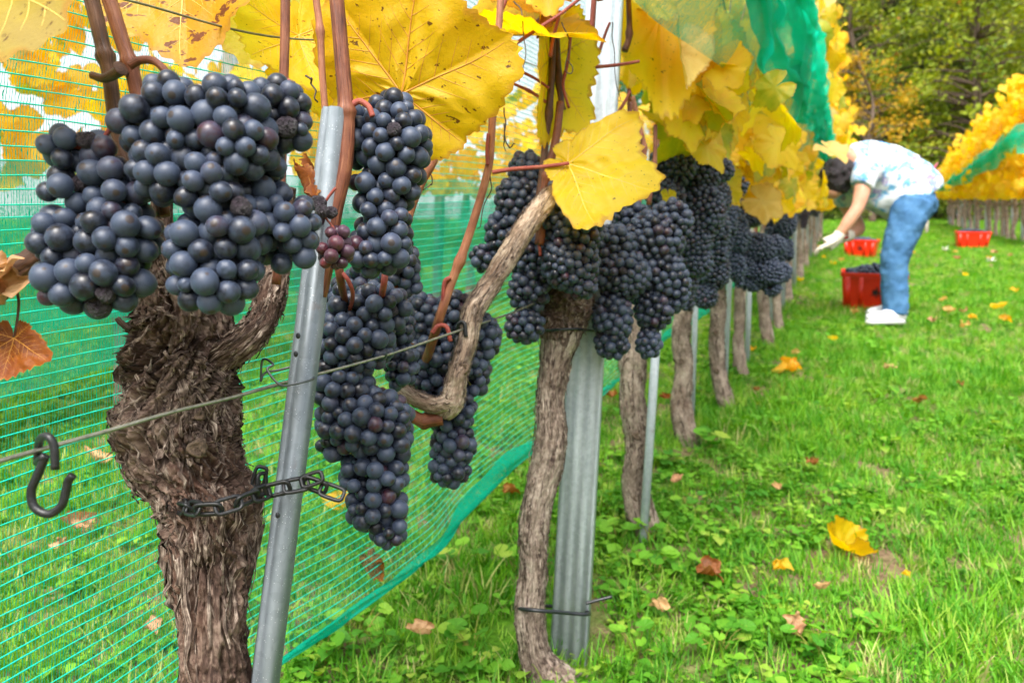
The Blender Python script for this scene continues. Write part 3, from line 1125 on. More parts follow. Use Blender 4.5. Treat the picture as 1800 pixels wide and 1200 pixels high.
LEAFS = []
for k in range(14):
    rr = np.random.default_rng(300 + k)
    lf = Leaf(300 + k, cup=rr.uniform(-.25, .3), fold=rr.uniform(-.05, .3), wave=rr.uniform(.08, .2), roll=rr.choice([0, 0.001, rr.uniform(-.9, .9)]), droop=rr.uniform(0.1, 0.9), teeth=int(rr.integers(30, 40)), quilt=0.0)
    v, f, uv, e = lf.geom(5, 110)
    LEAFS.append(make_mesh('vine_leaf_blade', v, f, M['leaf_yellow'], True, uv, {'edge': e}))
LEAFS_LOW = []
for k in range(6):
    rr = np.random.default_rng(350 + k)
    lf = Leaf(350 + k, cup=rr.uniform(-.3, .3), fold=rr.uniform(0, .3), wave=.15, droop=rr.uniform(0.1, 0.9), teeth=18, quilt=0)
    v, f, uv, e = lf.geom(2, 37)
    LEAFS_LOW.append((v, f, uv, e * .84))
DRY = []
for k in range(8):
    rr = np.random.default_rng(380 + k)
    lf = Leaf(380 + k, cup=.3, fold=.2, wave=.2, roll=rr.uniform(0.8, 2.2), droop=rr.uniform(-1.0, 1.0), teeth=30, quilt=.02, crumple=rr.uniform(.10, .22))
    v, f, uv, e = lf.geom(12, 90)
    DRY.append(make_mesh('dry_leaf_blade', v, f, M['leaf_tan'], True, uv, {'edge': e}))


def leaf_matrix(P, size, rng, facing=(0.25, -0.8, 0.6), hang=0.75, spread=0.7):
    """a leaf hanging at P: tip mostly down, upper side roughly towards 'facing'"""
    tip = unit(np.array([rng.normal(0, spread), rng.normal(0, spread), -hang - rng.random() * 0.6]))
    n = unit(np.asarray(facing) + rng.normal(0, 0.45, 3))
    return basis(P, P + tip * size, n)


# ------------------------------------------------------------------ bark
def bark_stem(name, path, rad, mat, parent, rings=80, sides=40, seed=0, amp=0.12, ridge=0.10, fr=3.0, fl=9.0, knobs=(), flare=None):
    """an old stem: path (world points), radii; ridged, knobbly surface. Returns object, vertex grid, normals grid"""
    path = spline(path, rings)
    rad = spline(np.asarray(rad, float)[:, None], rings)[:, 0]
    _, N, B = frames(path)
    a = np.linspace(0, 2 * np.pi, sides, endpoint=False)
    ln = np.concatenate([[0], np.cumsum(np.linalg.norm(np.diff(path, axis=0), axis=1))])
    S, A = np.meshgrid(ln, a, indexing='ij')
    k = 1.0 / max(rad.mean(), 1e-4)
    tw = A + 3.0 * vnoise(np.stack([S * k * 0.25, S * 0 + 3, S * 0], -1), seed) * 0.5
    c = np.stack([np.cos(tw), np.sin(tw), S * k], -1)
    low = fbm(c * np.array([1.1, 1.1, 0.45]), 3, seed)
    fib = fbm(c * np.array([fr * 2.2, fr * 2.2, 0.55]) + low[..., None] * 0.6, 4, seed + 5, 0.6)
    rid = 1 - np.abs(fib) * 2
    r = rad[:, None] * (1 + amp * low + ridge * rid)
    v = path[:, None, :] + r[..., None] * (np.cos(a)[None, :, None] * N[:, None, :] + np.sin(a)[None, :, None] * B[:, None, :])
    for (kp, kr, kh) in knobs:
        d = np.linalg.norm(v - np.asarray(kp), axis=-1)
        out = unit(np.asarray(kp) - path[np.argmin(np.linalg.norm(path - np.asarray(kp), axis=1))])
        v = v + out * (kh * np.exp(-(d / kr) ** 2))[..., None]
    uv = np.stack(np.broadcast_arrays(np.round(max(1.0, rad.mean() * 6.283 / 0.16), 0) * (a / (2 * np.pi))[None, :], ln[:, None] / 0.16), -1).reshape(-1, 2)
    f = [grid_faces(rings, sides)]
    vv = np.vstack([v.reshape(-1, 3), path[:1], path[-1:]])
    uv = np.vstack([uv, [[0, 0]], [[0, 1]]])
    j = np.arange(sides)
    f.append(np.stack([np.full(sides, rings * sides), (j + 1) % sides, j], -1))
    o_ = (rings - 1) * sides
    f.append(np.stack([np.full(sides, rings * sides + 1), o_ + j, o_ + (j + 1) % sides], -1))
    o = obj(name, vv, f, mat, parent, True, uv)
    du = np.gradient(v, axis=0)
    dv = np.roll(v, -1, 1) - np.roll(v, 1, 1)
    nn = np.cross(dv, du)
    nn /= np.linalg.norm(nn, axis=-1, keepdims=True) + 1e-12
    cen = v - path[:, None, :]
    nn = np.where((np.sum(nn * cen, -1) < 0)[..., None], -nn, nn)
    return o, v, nn


def bark_strips(parent, v, nn, n, lmin, lmax, wmin, wmax, lift, seed, i0=0.0, i1=1.0, mat='strip', down=True, drift=0.12):
    """loose fibres and flakes on a bark surface given as a vertex grid"""
    rng = np.random.default_rng(seed)
    rings, sides = v.shape[:2]
    seg = np.linalg.norm(v[1:, 0] - v[:-1, 0], axis=-1).mean()
    mb = MB()
    for _ in range(n):
        L = rng.uniform(lmin, lmax) * (0.5 + rng.random())
        steps = max(3, int(L / seg))
        i = int(rng.uniform(i0, i1) * (rings - 1))
        j = rng.random() * sides
        dj = rng.normal(0, drift)
        sg = -1 if down else 1
        idx = [(i + sg * k, j + dj * k + rng.normal(0, .1)) for k in range(steps + 1)]
        idx = [(a, b) for a, b in idx if 0 <= a < rings]
        if len(idx) < 3:
            continue
        pick = np.linspace(0, len(idx) - 1, min(9, len(idx))).astype(int)
        ii = np.array([idx[q][0] for q in pick])
        jj = np.array([int(round(idx[q][1])) % sides for q in pick])
        t = np.linspace(0, 1, len(pick))
        w = rng.uniform(wmin, wmax)
        lf = lift * rng.uniform(0.1, 1.0) * rng.random()
        off = 0.0006 + w * 0.25 + lf * (t ** 2.5) + lf * 0.5 * (1 - t) ** 3 * rng.random()
        c = v[ii, jj] + nn[ii, jj] * off[:, None]
        tg = np.gradient(c, axis=0)
        tg /= np.linalg.norm(tg, axis=1, keepdims=True) + 1e-12
        side = np.cross(tg, nn[ii, jj])
        curl = rng.normal(0, 0.5)
        ww = w * (1 - 0.75 * t ** 2) * (0.5 + 0.5 * np.minimum(1, t * 4)) * (1 + rng.normal(0, .18, len(t)))
        l = c - side * ww[:, None] + nn[ii, jj] * (curl * ww)[:, None]
        r = c + side * ww[:, None]
        top = c + nn[ii, jj] * (w * 0.35)
        vv = np.stack([l, top, r], 1).reshape(-1, 3)
        m = len(pick)
        q = (np.arange(m - 1) * 3)[:, None]
        f = np.concatenate([np.stack([q[:, 0] + k, q[:, 0] + k + 1, q[:, 0] + k + 4, q[:, 0] + k + 3], -1) for k in (0, 1)])
        u = np.stack([np.tile([0, .5, 1], m) + rng.random() * 20, np.repeat(t, 3) + rng.random() * 20], -1)
        mb.add(vv, f, u)
    o = mb.build('bark_strips', M[mat], parent)
    o['kind'] = 'stuff'
    return o


def cane(parent, pts, r0, r1, mat='cane', nodes=(), sides=10, n=None, name='cane', wob=0.0, seed=0):
    """a young shoot through world points with swollen nodes at fractions along it"""
    n = n or max(12, 7 * len(pts))
    path = spline(pts, n)
    if wob:
        path = path + wob * np.stack([vnoise(np.stack([np.linspace(0, 6, n), np.zeros(n) + k, np.zeros(n) + seed], -1), 3) for k in range(3)], -1)
    rad = np.linspace(r0, r1, n)
    s = np.linspace(0, 1, n)
    for q in nodes:
        rad = rad * (1 + 0.38 * np.exp(-((s - q) * n / 1.3) ** 2))
    v, f, uv = tube(path, rad, sides, True, None, 6.0)
    return obj(name, v, f, M[mat], parent, True, uv)


def P3(lst, Y):
    """photo pixels (px, py[, dY]) at distance Y"""
    return [W(p[0], p[1], Y + (p[2] if len(p) > 2 else 0)) for p in lst]


# ------------------------------------------------------------------ grapes
def grape_mesh(sub, seed=0, wrinkle=0.0, name='grape_skin'):
    v, f = ico(sub)
    if wrinkle:
        n = fbm(v * 1.3 + seed * 7, 2, seed)
        n2 = 1 - np.abs(fbm(v * 1.9 + seed * 3, 2, seed + 9)) * 2
        v = v * (0.84 + wrinkle * (0.6 * n + 0.35 * n2))[:, None]
    else:
        n = vnoise(v * 0.9 + seed * 5, seed)
        v = v * (1 + 0.03 * n)[:, None] * np.array([1, 1, 1.03])
    return make_mesh(name, v, f, M['grape'])


GR_HI = [grape_mesh(3, k) for k in range(3)]
GR_MID = [grape_mesh(2, 10 + k) for k in range(3)]
GR_LOW = ico(1)
GR_LOW2 = ico(2)
RAIS = [grape_mesh(3, 20 + k, 0.20, 'raisin_skin') for k in range(4)]
DENT = [grape_mesh(3, 30 + k, 0.09, 'dented_skin') for k in range(2)]


def pack(lobes, Y, gpx, rng, depth=1.0, fill=0.76):
    """centres of grapes that fill a union of lobes; lobes (px, py, rx, ry[, dY])"""
    gpx = gpx * (0.80 if gpx > 40 else 0.84)
    r = gpx / 2 / FPX * Y
    C = np.array([W(l[0], l[1], Y + (l[4] if len(l) > 4 else 0)) for l in lobes])
    A = np.array([[max(l[2] / FPX * Y - r * 0.8, r * 0.25), max((l[2] + l[3]) / 2 / FPX * Y * depth - r * 0.8, r * 0.25), max(l[3] / FPX * Y - r * 0.8, r * 0.25)] for l in lobes])
    full = A + r * 0.8
    vol = np.prod(full, 1) * 4.19
    # overlap: Monte Carlo
    q, who = [], []
    for k in range(len(C)):
        n = int(max(60, vol[k] / (r ** 3) * 6))
        u = rng.normal(size=(n, 3))
        u /= np.linalg.norm(u, axis=1, keepdims=True)
        q.append(C[k] + u * (rng.random(n) ** (1 / 3))[:, None] * full[k])
        who += [k] * n
    q, who = np.vstack(q), np.array(who)
    d = np.linalg.norm((q[:, None, :] - C) / full, axis=-1)
    mult = (d <= 1).sum(1)
    tv = sum((vol[k] / max(1, (who == k).sum())) * (1 / mult[who == k]).sum() for k in range(len(C)))
    n = max(4, int(fill * tv / (4.19 * r ** 3)))
    P = q[rng.choice(len(q), n, replace=len(q) < n, p=(1 / mult) / (1 / mult).sum())]
    sz = r * np.clip(rng.normal(1.0, 0.12, n), 0.62, 1.2)

    def confine(P):
        dd = (P[:, None, :] - C) / A
        nd = np.linalg.norm(dd, axis=-1)
        k = np.argmin(nd, 1)
        m = nd[np.arange(len(P)), k]
        out = m > 1
        P = P.copy()
        P[out] = C[k[out]] + (dd[np.arange(len(P)), k] / m[:, None])[out] * A[k[out]]
        return P
    for it in range(48):
        D = P[:, None, :] - P[None, :, :]
        ds = np.sqrt(np.einsum('ijk,ijk->ij', D, D)) + 1e-9
        want = (sz[:, None] + sz[None, :]) * 0.94
        ov = np.maximum(0, want - ds)
        np.fill_diagonal(ov, 0)
        P = P + np.einsum('ijk,ij->ik', D, ov / ds) * 0.32
        P = confine(P)
    # drop the grapes nobody could see, deep inside
    dd = np.linalg.norm((P[:, None, :] - C) / A, axis=-1)
    depth_in = np.max((1 - dd) * A.min(1), axis=1)
    keep = depth_in < 2.0 * r
    return P[keep], sz[keep], C


def bunch(label, lobes, Y, gpx, seed, mat='grape', hi=False, stem=None, fill=0.76, rais=0.02, group=None, single=True, dent=0.02, depth=1.0, name='grape_bunch'):
    rng = np.random.default_rng(seed)
    if not single:
        fill = .62
        for l in list(lobes):
            for q in range(3):
                a = rng.uniform(0, 6.283)
                lobes = lobes + [(l[0] + l[2] * .8 * math.cos(a), l[1] + l[3] * .8 * math.sin(a), l[2] * rng.uniform(.35, .5), l[3] * rng.uniform(.35, .6))]
        lobes = [(l[0], l[1], l[2] * (.86 if i < 3 else 1), l[3] * (.86 if i < 3 else 1)) for i, l in enumerate(lobes)]
    P, sz, C = pack(lobes, Y, gpx, rng, depth, fill)
    top = W(*stem[0], Y) if stem else C[np.argmax(C[:, 2])]
    root = thing(name, label, 'grapes', top, group)
    cen = P.mean(0)
    if single:
        for p, s in zip(P, sz):
            u = rng.random()
            me = (GR_HI if hi else GR_MID)[rng.integers(3)]
            mm = M[mat]
            nm = 'grape'
            if u < rais:
                me, mm, nm = RAIS[rng.integers(4)], M['raisin'], 'shrivelled_grape'
            elif u < rais + dent:
                me = DENT[rng.integers(2)]
            k = C[np.argmin(np.linalg.norm(C - p, axis=1))]
            out = unit((p - k) * 1.0 + rng.normal(0, 0.35, 3) * s * 2 + np.array([0, 0, -0.3 * s]))
            z = -out
            x = unit(np.cross(z, rng.normal(size=3)))
            y = np.cross(z, x)
            m = np.eye(4)
            m[:3, 0], m[:3, 1], m[:3, 2], m[:3, 3] = x * s * rng.uniform(.95, 1.05), y * s * rng.uniform(.95, 1.05), z * s * rng.uniform(0.95, 1.08), p
            copy_obj(nm, me, mm if mm is not M['grape'] or nm != 'grape' else None, root, m)
    else:
        v0, f0 = GR_LOW2 if Y < 4 else GR_LOW
        v = (P[:, None, :] + v0[None] * sz[:, None, None]).reshape(-1, 3)
        f = (np.arange(len(P))[:, None, None] * len(v0) + f0[None]).reshape(-1, 3)
        o = obj('grapes', v, f, M['grape_far'], root)
        o['kind'] = 'stuff'
    # stalk: from the cane through the lobes
    order = np.argsort(-C[:, 2])
    pts = [top] + [C[k] for k in order]
    if stem and len(stem) > 1:
        pts = [W(s[0], s[1], Y + (s[2] if len(s) > 2 else 0)) for s in stem[::-1]] + [C[k] for k in order]
    pts = [pts[0]] + [b for a, b in zip(pts, pts[1:]) if np.linalg.norm(a - b) > 0.003]
    if len(pts) < 2:
        pts.append(pts[0] - np.array([0, 0, 0.02]))
    rr = gpx / 2 / FPX * Y
    path = spline(pts, 6 * len(pts))
    mb = MB()
    v, f, uv = tube(path, np.linspace(rr * 0.17, rr * 0.10, len(path)), 7, True, None, 6)
    mb.add(v, f, uv)
    if hi or single:
        for p, s in list(zip(P, sz))[::2]:
            k = np.argmin(np.linalg.norm(path - p, axis=1))
            v, f, uv = tube(np.array([path[k], p]), [rr * 0.10, rr * 0.12], 4, False, None, 6)
            mb.add(v, f, uv)
    mb.build('stem', M['petiole'] if seed % 2 else M['green_stem'], root)
    return root


# ------------------------------------------------------------------ posts
def steel_profile(w, d, th, lip):
    """open channel with lips: outline of the sheet, closed"""
    o = [(-w / 2 + lip, d), (-w / 2, d), (-w / 2, d * .25), (-w / 4, 0), (w / 4, 0), (w / 2, d * .25), (w / 2, d), (w / 2 - lip, d)]
    i = [(w / 2 - lip, d - th), (w / 2 - th, d - th), (w / 2 - th, d * .25 + th * .6), (w / 4 - th * .3, th), (-w / 4 + th * .3, th), (-w / 2 + th, d * .25 + th * .6), (-w / 2 + th, d - th), (-w / 2 + lip, d - th)]
    return o + i


def angle_profile(w, d, th):
    """folded steel with a sharp ridge and one shallow groove towards the viewer"""
    o = [(-w / 2, d), (-w / 2, d * .5), (-w * .12, d * .02), (-w * .02, d * .10), (w * .08, d * .10), (w * .18, 0), (w / 2, d * .12), (w / 2, d), (w / 2 - .006, d)]
    i = [(w / 2 - .006, d - th), (w / 2 - th, d - th), (w / 2 - th, d * .12 + th), (w * .18, th), (w * .08, d * .10 + th), (-w * .02, d * .10 + th), (-w * .12, d * .02 + th), (-w / 2 + th, d * .5 + th * .4), (-w / 2 + th, d)]
    return o + i


def ribbed_profile(w, d, th, ribs=4):
    pts, inn = [], []
    pts.append((-w / 2, d)); inn.append((-w / 2 + th, d))
    pts.append((-w / 2, 0.15 * d)); inn.append((-w / 2 + th, 0.15 * d + th))
    n = ribs * 4
    for k in range(n + 1):
        x = -w / 2 + w * 0.05 + (w * 0.9) * k / n
        g = [0, 0, 1, 1][k % 4] * 0.09 * d
        pts.append((x, g)); inn.append((x, g + th))
    pts.append((w / 2, 0.15 * d)); inn.append((w / 2 - th, 0.15 * d + th))
    pts.append((w / 2, d)); inn.append((w / 2 - th, d))
    pts.append((w / 2 - w * .2, d)); inn.append((w / 2 - w * .2, d - th))
    return pts + inn[::-1]


def steel_post(parent, profile, p0, p1, xdir, mat, name='post_shaft', smooth=False):
    v, side, m = extrude(profile, p0, p1, xdir)
    h = m // 2
    # end caps as strips between outline and inner outline
    j = np.arange(h - 1)
    c0 = np.stack([j, m - 1 - j, m - 2 - j, j + 1], -1)
    c1 = (c0 + m)[:, ::-1]
    return obj(name, v, [np.concatenate([side, c0, c1])], mat, parent, smooth)

ORD = ['first', 'second', 'third', 'fourth', 'fifth', 'sixth', 'seventh', 'eighth', 'ninth', 'tenth', 'eleventh', 'twelfth', 'thirteenth', 'fourteenth', 'fifteenth', 'sixteenth', 'seventeenth', 'eighteenth', 'nineteenth', 'twentieth',
       'twenty-first', 'twenty-second', 'twenty-third', 'twenty-fourth', 'twenty-fifth', 'twenty-sixth', 'twenty-seventh', 'twenty-eighth', 'twenty-ninth', 'thirtieth']


def net_point(Y, h, L):
    Y, h, L = np.broadcast_arrays(np.asarray(Y, float), np.asarray(h, float), np.asarray(L, float))
    return np.stack([rowX(Y, L), Y, SLOPE * Y + h], -1)


def net_sheet(name, parent, Y, H, L, mat, thick=True):
    """grid arrays (ny, nh) of distance, height above ground and side offset"""
    v = net_point(Y, H, L)
    ny, nh = v.shape[:2]
    du = np.concatenate([np.zeros((1, nh)), np.cumsum(np.linalg.norm(np.diff(v, axis=0), axis=-1), 0)], 0)
    u = du[:, :1] * np.ones((1, nh))
    dv = np.concatenate([np.zeros((ny, 1)), np.cumsum(np.linalg.norm(np.diff(v, axis=1), axis=-1), 1)], 1)
    return obj(name, v.reshape(-1, 3), grid_faces(ny, nh, False), mat, parent, True, np.stack([u, dv], -1).reshape(-1, 2))


# ------------------------------------------------------------------ the old trunks of the middle row
VINES = {}
v1 = thing('grape_vine', 'gnarled old vine with shaggy knotted head in the left foreground', 'vine', W(400, 2180, 0.57) * [1, 1, 0] + [0, 0, SLOPE * .57], 'vines of the middle row')
VINES[1] = v1
Y1 = 0.57
tp = [(400, 2160), (395, 1700), (385, 1300), (374, 1130), (368, 1000), (366, 900), (350, 845), (328, 785), (322, 720), (318, 660), (318, 600), (318, 555), (300, 505), (287, 450), (283, 390), (290, 320)]
tw = [150, 135, 130, 118, 134, 150, 186, 222, 236, 232, 208, 186, 118, 72, 50, 36]
kn = [(W(335, 800, .49), .017, .014), (W(238, 755, .51), .014, .014), (W(428, 690, .51), .013, .011), (W(285, 690, .49), .012, .010), (W(225, 640, .51), .012, .012), (W(425, 790, .51), .012, .009), (W(340, 712, .49), .008, -.012), (W(372, 760, .49), .009, -.010), (W(350, 625, .49), .014, .007), (W(400, 600, .5), .02, .008), (W(300, 590, .49), .013, -.007), (W(265, 715, .495), .010, -.007)]
o1, g1, n1 = bark_stem('trunk', P3(tp, Y1), [w / 2 / FPX * Y1 * (0.88 if i < 6 else 0.72) for i, w in enumerate(tw)], M['bark'], v1, 330, 150, 11, 0.18, 0.24, 2.4, knobs=[(p * [1.04, 1.045, 1] , r_, h_) for p, r_, h_ in kn])
bark_strips(o1, g1, n1, 330, 0.02, 0.06, 0.0007, 0.0024, 0.009, 3, 0.5, 0.93, drift=.3)
bark_strips(o1, g1, n1, 330, 0.05, 0.13, 0.0006, 0.0019, 0.006, 33, 0.28, 0.66, drift=.10)
bark_strips(o1, g1, n1, 190, 0.006, 0.018, 0.0014, 0.0040, 0.010, 4, 0.58, 0.93, drift=0.9)
bark_strips(o1, g1, n1, 170, 0.05, 0.12, 0.0012, 0.0036, 0.008, 5, 0.28, 0.66, drift=.06)


def scar(parent, px, py, Y, rpx, seed, nrm=(0, -1, 0.1), mat='wood_cut'):
    """an old pruning cut: a rough ring around a sunken, cracked face"""
    rng = np.random.default_rng(seed)
    c = W(px, py, Y)
    r = rpx / FPX * Y
    z = unit(nrm)
    x = unit(np.cross(z, [0.2, 0, 1]))
    y = np.cross(z, x)
    prof = [(0.0, -0.25), (0.35, -0.2), (0.6, -0.08), (0.75, 0.10), (0.95, 0.10), (1.15, -0.15), (1.3, -0.7)]
    a = np.linspace(0, 2 * np.pi, 22, endpoint=False)
    v = []
    for q, h in prof:
        rr = q * r * (1 + 0.12 * np.sin(a * 3 + seed) + 0.05 * rng.normal(size=22))
        hh = h * r * (1 + 0.25 * rng.normal(size=22))
        v.append(c + rr[:, None] * (np.cos(a)[:, None] * x + np.sin(a)[:, None] * y) + hh[:, None] * z)
    return obj('pruning_scar', np.concatenate(v), grid_faces(len(prof), 22), M[mat], parent)


for k, (px, py, Y, r, nr) in enumerate([(296, 780, .488, 15, (-.2, -1, .2)), (345, 788, .474, 17, (.15, -1, .1)), (263, 690, .492, 13, (-.4, -1, .3)), (290, 708, .486, 10, (-.2, -1, .2)), (282, 668, .486, 12, (-.3, -1, .4)), (318, 740, .482, 11, (0, -1, .1)),
                                        (350, 730, .484, 9, (.1, -1, .2)), (305, 825, .488, 9, (-.1, -1, -.2))]):
    scar(o1, px, py, Y + .050, r * .8, k, nr)
# stubs that stick out of the old head
YS = .535
for pts, w in (([(228, 580), (213, 567), (206, 560)], 13), ([(215, 745), (196, 728), (190, 722)], 12), ([(300, 620), (303, 600), (306, 588)], 10)):
    p = spline(P3(pts, YS), 8)
    v, f, uv = tube(p, np.linspace(w / 2 / FPX * .5, w / 2.6 / FPX * .5, 8), 9, True, lambda S, A: 1 + .18 * np.sin(A * 3 + S * 9), 6)
    obj('broken_spur', v, f, M['bark'], v1, True, uv)
# right arm of the first vine
ap = [(360, 650, .0), (400, 622, -.01), (437, 596, -.01), (462, 560, 0), (476, 515, .01), (488, 470, .02), (500, 400, .03), (510, 330, .03)]
aw = [80, 66, 60, 58, 54, 46, 34, 24]
oa, ga, na = bark_stem('arm', P3(ap, Y1 + .005), [w / 2 / FPX * Y1 * .85 for w in aw], M['bark'], v1, 110, 60, 13, 0.14, 0.12, 3.2)
bark_strips(oa, ga, na, 200, 0.008, 0.03, 0.0006, 0.0018, 0.006, 6, 0.1, 0.8)

# second vine
v2 = thing('grape_vine', 'weathered vine trunk tied to the wide corrugated post', 'vine', G(962, 1195), 'vines of the middle row')
VINES[2] = v2
Y2 = 1.13
tp = [(1000, 1235), (968, 1200), (940, 1150), (932, 1080), (937, 1000), (938, 930), (950, 860), (966, 790), (968, 710), (976, 640), (986, 585), (992, 545), (984, 505), (972, 445), (962, 390)]
tw = [120, 92, 60, 57, 54, 57, 58, 62, 54, 58, 76, 78, 72, 52, 34]
o2, g2, n2 = bark_stem('trunk', P3(tp, Y2), [w / 2 / FPX * Y2 * .86 for w in tw], M['bark_pale'], v2, 230, 84, 23, 0.08, 0.10, 3.4)
bark_strips(o2, g2, n2, 420, 0.02, 0.08, 0.0008, 0.0026, 0.007, 7, 0.12, 0.9)
oh, gh, nh_ = bark_stem('head', P3([(982, 600), (990, 560), (993, 530), (985, 500), (970, 470)], Y2), [r / FPX * Y2 for r in (30, 42, 44, 42, 34)], M['bark'], v2, 60, 60, 24, 0.14, 0.16, 3.0)
bark_strips(oh, gh, nh_, 330, 0.012, 0.04, 0.0005, 0.0013, 0.014, 8, 0.05, 0.95, drift=.6)
bark_strips(oh, gh, nh_, 30, 0.06, 0.10, 0.0009, 0.0022, 0.016, 9, 0.2, 0.5)
# its long arm that bows towards the camera
am = [(985, 330, -.10), (950, 365, -.13), (905, 430, -.17), (865, 495, -.22), (833, 545, -.255), (822, 600, -.265), (806, 655, -.27), (795, 700, -.27), (778, 727, -.265)]
amw = [34, 38, 40, 38, 40, 34, 36, 46, 36]
oq, gq, nq = bark_stem('arm', P3(am, Y2), [w / 2 / FPX * (Y2 + p[2]) * 0.92 for w, p in zip(amw, am)], M['arm'], v2, 150, 44, 31, 0.10, 0.10, 3.0,
                       knobs=[(W(828, 545, .865), .008, .004), (W(805, 662, .85), .009, .005)])
bark_strips(oq, gq, nq, 150, 0.02, 0.06, 0.0005, 0.0015, 0.003, 12, 0.1, 0.95)
scar(oq, 828, 548, .862, 13, 40, (-.1, -1, -.1))
scar(oq, 812, 648, .848, 11, 41, (.1, -1, .1))
sp = [(705, 640, -.25), (703, 668, -.26), (722, 695, -.27), (765, 712, -.275), (800, 703, -.275)]
os_, gs_, ns_ = bark_stem('spur', P3(sp, Y2), [w / 2 / FPX * .86 for w in (16, 26, 26, 28, 30)], M['arm'], v2, 70, 32, 33, 0.1, 0.1, 3)
bark_strips(os_, gs_, ns_, 60, 0.01, 0.04, 0.0005, 0.0013, 0.003, 14)
cane(v2, P3([(668, 688, -.26), (700, 712, -.27), (740, 738, -.27), (778, 735, -.268)], Y2), .0068, .0085, 'cane', (.3, .72), name='cane')
cane(v2, P3([(985, 330, -.10), (968, 390, -.05), (962, 450, -.02), (975, 520, 0)], Y2), .008, .016, 'cane_light', name='spur')

# vines three to eight: base row in the photo, bend, width
GEN = {3: (1132, 935, [(1118, 860), (1122, 780), (1112, 700), (1112, 620), (1110, 545), (1112, 470)], [66, 44, 42, 42, 44, 40, 26]),
       4: (1208, 775, [(1198, 720), (1202, 650), (1197, 590), (1203, 540), (1203, 480), (1208, 420)], [42, 34, 30, 31, 30, 26, 18]),
       5: (1276, 712, [(1264, 660), (1260, 600), (1262, 550), (1263, 505), (1262, 450)], [30, 26, 24, 25, 24, 16]),
       6: (1300, 655, [(1298, 610), (1300, 560), (1302, 500), (1302, 450)], [24, 20, 19, 20, 14]),
       7: (1350, 605, [(1346, 570), (1342, 530), (1340, 490), (1342, 440)], [22, 19, 19, 20, 14]),
       8: (1368, 578, [(1366, 550), (1366, 500), (1372, 450)], [18, 15, 15, 12])}
VLAB = {3: 'third vine from the front with slim straight grey trunk', 4: 'fourth vine with swollen foot beside a thin steel stake', 5: 'fifth vine with knobbly trunk bending at its foot',
        6: 'sixth vine with narrow straight trunk and pale stake', 7: 'seventh vine with forked foot before the wide grooved post', 8: 'eighth vine with thin trunk beside the grooved post'}
VY = {1: Y1, 2: Y2}
for k, (bx, by, pts, ws_) in GEN.items():
    Y = gY(by)
    VY[k] = Y
    g = G(bx, by)
    r = thing('grape_vine', VLAB[k], 'vine', g, 'vines of the middle row')
    VINES[k] = r
    pp = [g + [0.01, 0, -0.03]] + P3(pts, Y)
    o, gg, nn = bark_stem('trunk', pp, [w / 2 / FPX * Y for w in ws_], M['bark_far'], r, 120 if k < 6 else 60, 44 if k < 6 else 24, 40 + k, 0.12, 0.09, 3.0)
    bark_strips(o, gg, nn, 170 if k < 6 else 60, 0.02, 0.08, 0.001, 0.003, 0.006, 60 + k, 0.05, 0.9)
    if k < 6:
        for q in range(2):
            py = by - 60 - q * 90 * (2 / Y)
            if py > 500:
                scar(o, pts[1][0] + random.uniform(-4, 4), py, Y - ws_[2] / 2 / FPX * Y - .002, 5 * (2 / Y), 80 + k * 3 + q)

# vines further up the row
Yv = 4.75
k = 9
while Yv < 14.5:
    x = float(rowX(Yv, random.uniform(-.05, .06)))
    z = float(gz(x, Yv))
    r = thing('grape_vine', '%s vine from the front in the middle row, partly hidden' % ORD[k - 1], 'vine', (x, Yv, z), 'vines of the middle row')
    pp = [np.array([x + random.uniform(-.02, .02), Yv, z - .03])] + [np.array([x + random.uniform(-.03, .03), Yv + random.uniform(-.02, .02), z + h]) for h in (.18, .4, .62, .8)]
    bark_stem('trunk', pp, [.04, .028, .03, .032, .012], M['bark_far'], r, 24, 14, 100 + k, 0.15, 0.1, 3)
    VINES[k] = r
    VY[k] = Yv
    Yv += random.uniform(.46, .60)
    k += 1
NV = k

# ------------------------------------------------------------------ posts of the middle row
PG = 'steel posts of the middle row'
p1 = thing('trellis_post', 'short speckled steel post just right of the gnarled vine', 'post', (rowX(.565) - .02, .565, SLOPE * .565), PG)
w1 = 0.0215
steel_post(p1, angle_profile(w1, .016, .0018), W(342, 2050, .565), W(573, 186, .565), (1, -.45, 0), M['galv'])
for hx, hy in ((524, 590), (520, 622), (488, 905)):
    v, f = ico(2)
    obj('punched_hole_shade', W(hx, hy, .5555) + v * [.0017, .0012, .0024], f, M['tie'], p1)  # solid dark bead, its black paints the shade inside a hole
p2 = thing('trellis_post', 'wide corrugated steel post behind the second vine', 'post', G(1000, 1200) + [0, .03, 0], PG)
steel_post(p2, ribbed_profile(.060, .036, .0022, 3), W(994, 1240, 1.175), W(1068, -120, 1.20), (1, -.18, 0), M['galv_pale'])
FP = [(1150, 620, 1126, 960, .017, 'slim steel stake right of the third vine'), (1224, 470, 1214, 740, .017, 'slim steel stake right of the fourth vine'), (1284, 440, 1272, 690, .019, 'steel stake right of the fifth vine'),
      (1317, 500, 1312, 640, .022, 'pale short steel stake right of the sixth vine'), (1358, 470, 1358, 570, .042, 'wide grooved steel post right of the seventh vine')]
for (x1, yt, x0, yb, w, lb) in FP:
    Y = gY(yb) if yb > 600 else 4.0
    g = G(x0, yb)
    Y = g[1]
    t = thing('trellis_post', lb, 'post', g, PG)
    dx = (x1 - x0) / max(1, yb - yt)
    hh = (yb - yt) / FPX * Y + .25
    steel_post(t, steel_profile(w, w * .8, .0025, w * .25), g - [0, 0, .05], g + np.array([dx * hh, 0, hh]), (1, -.4, 0), M['galv_pale'])
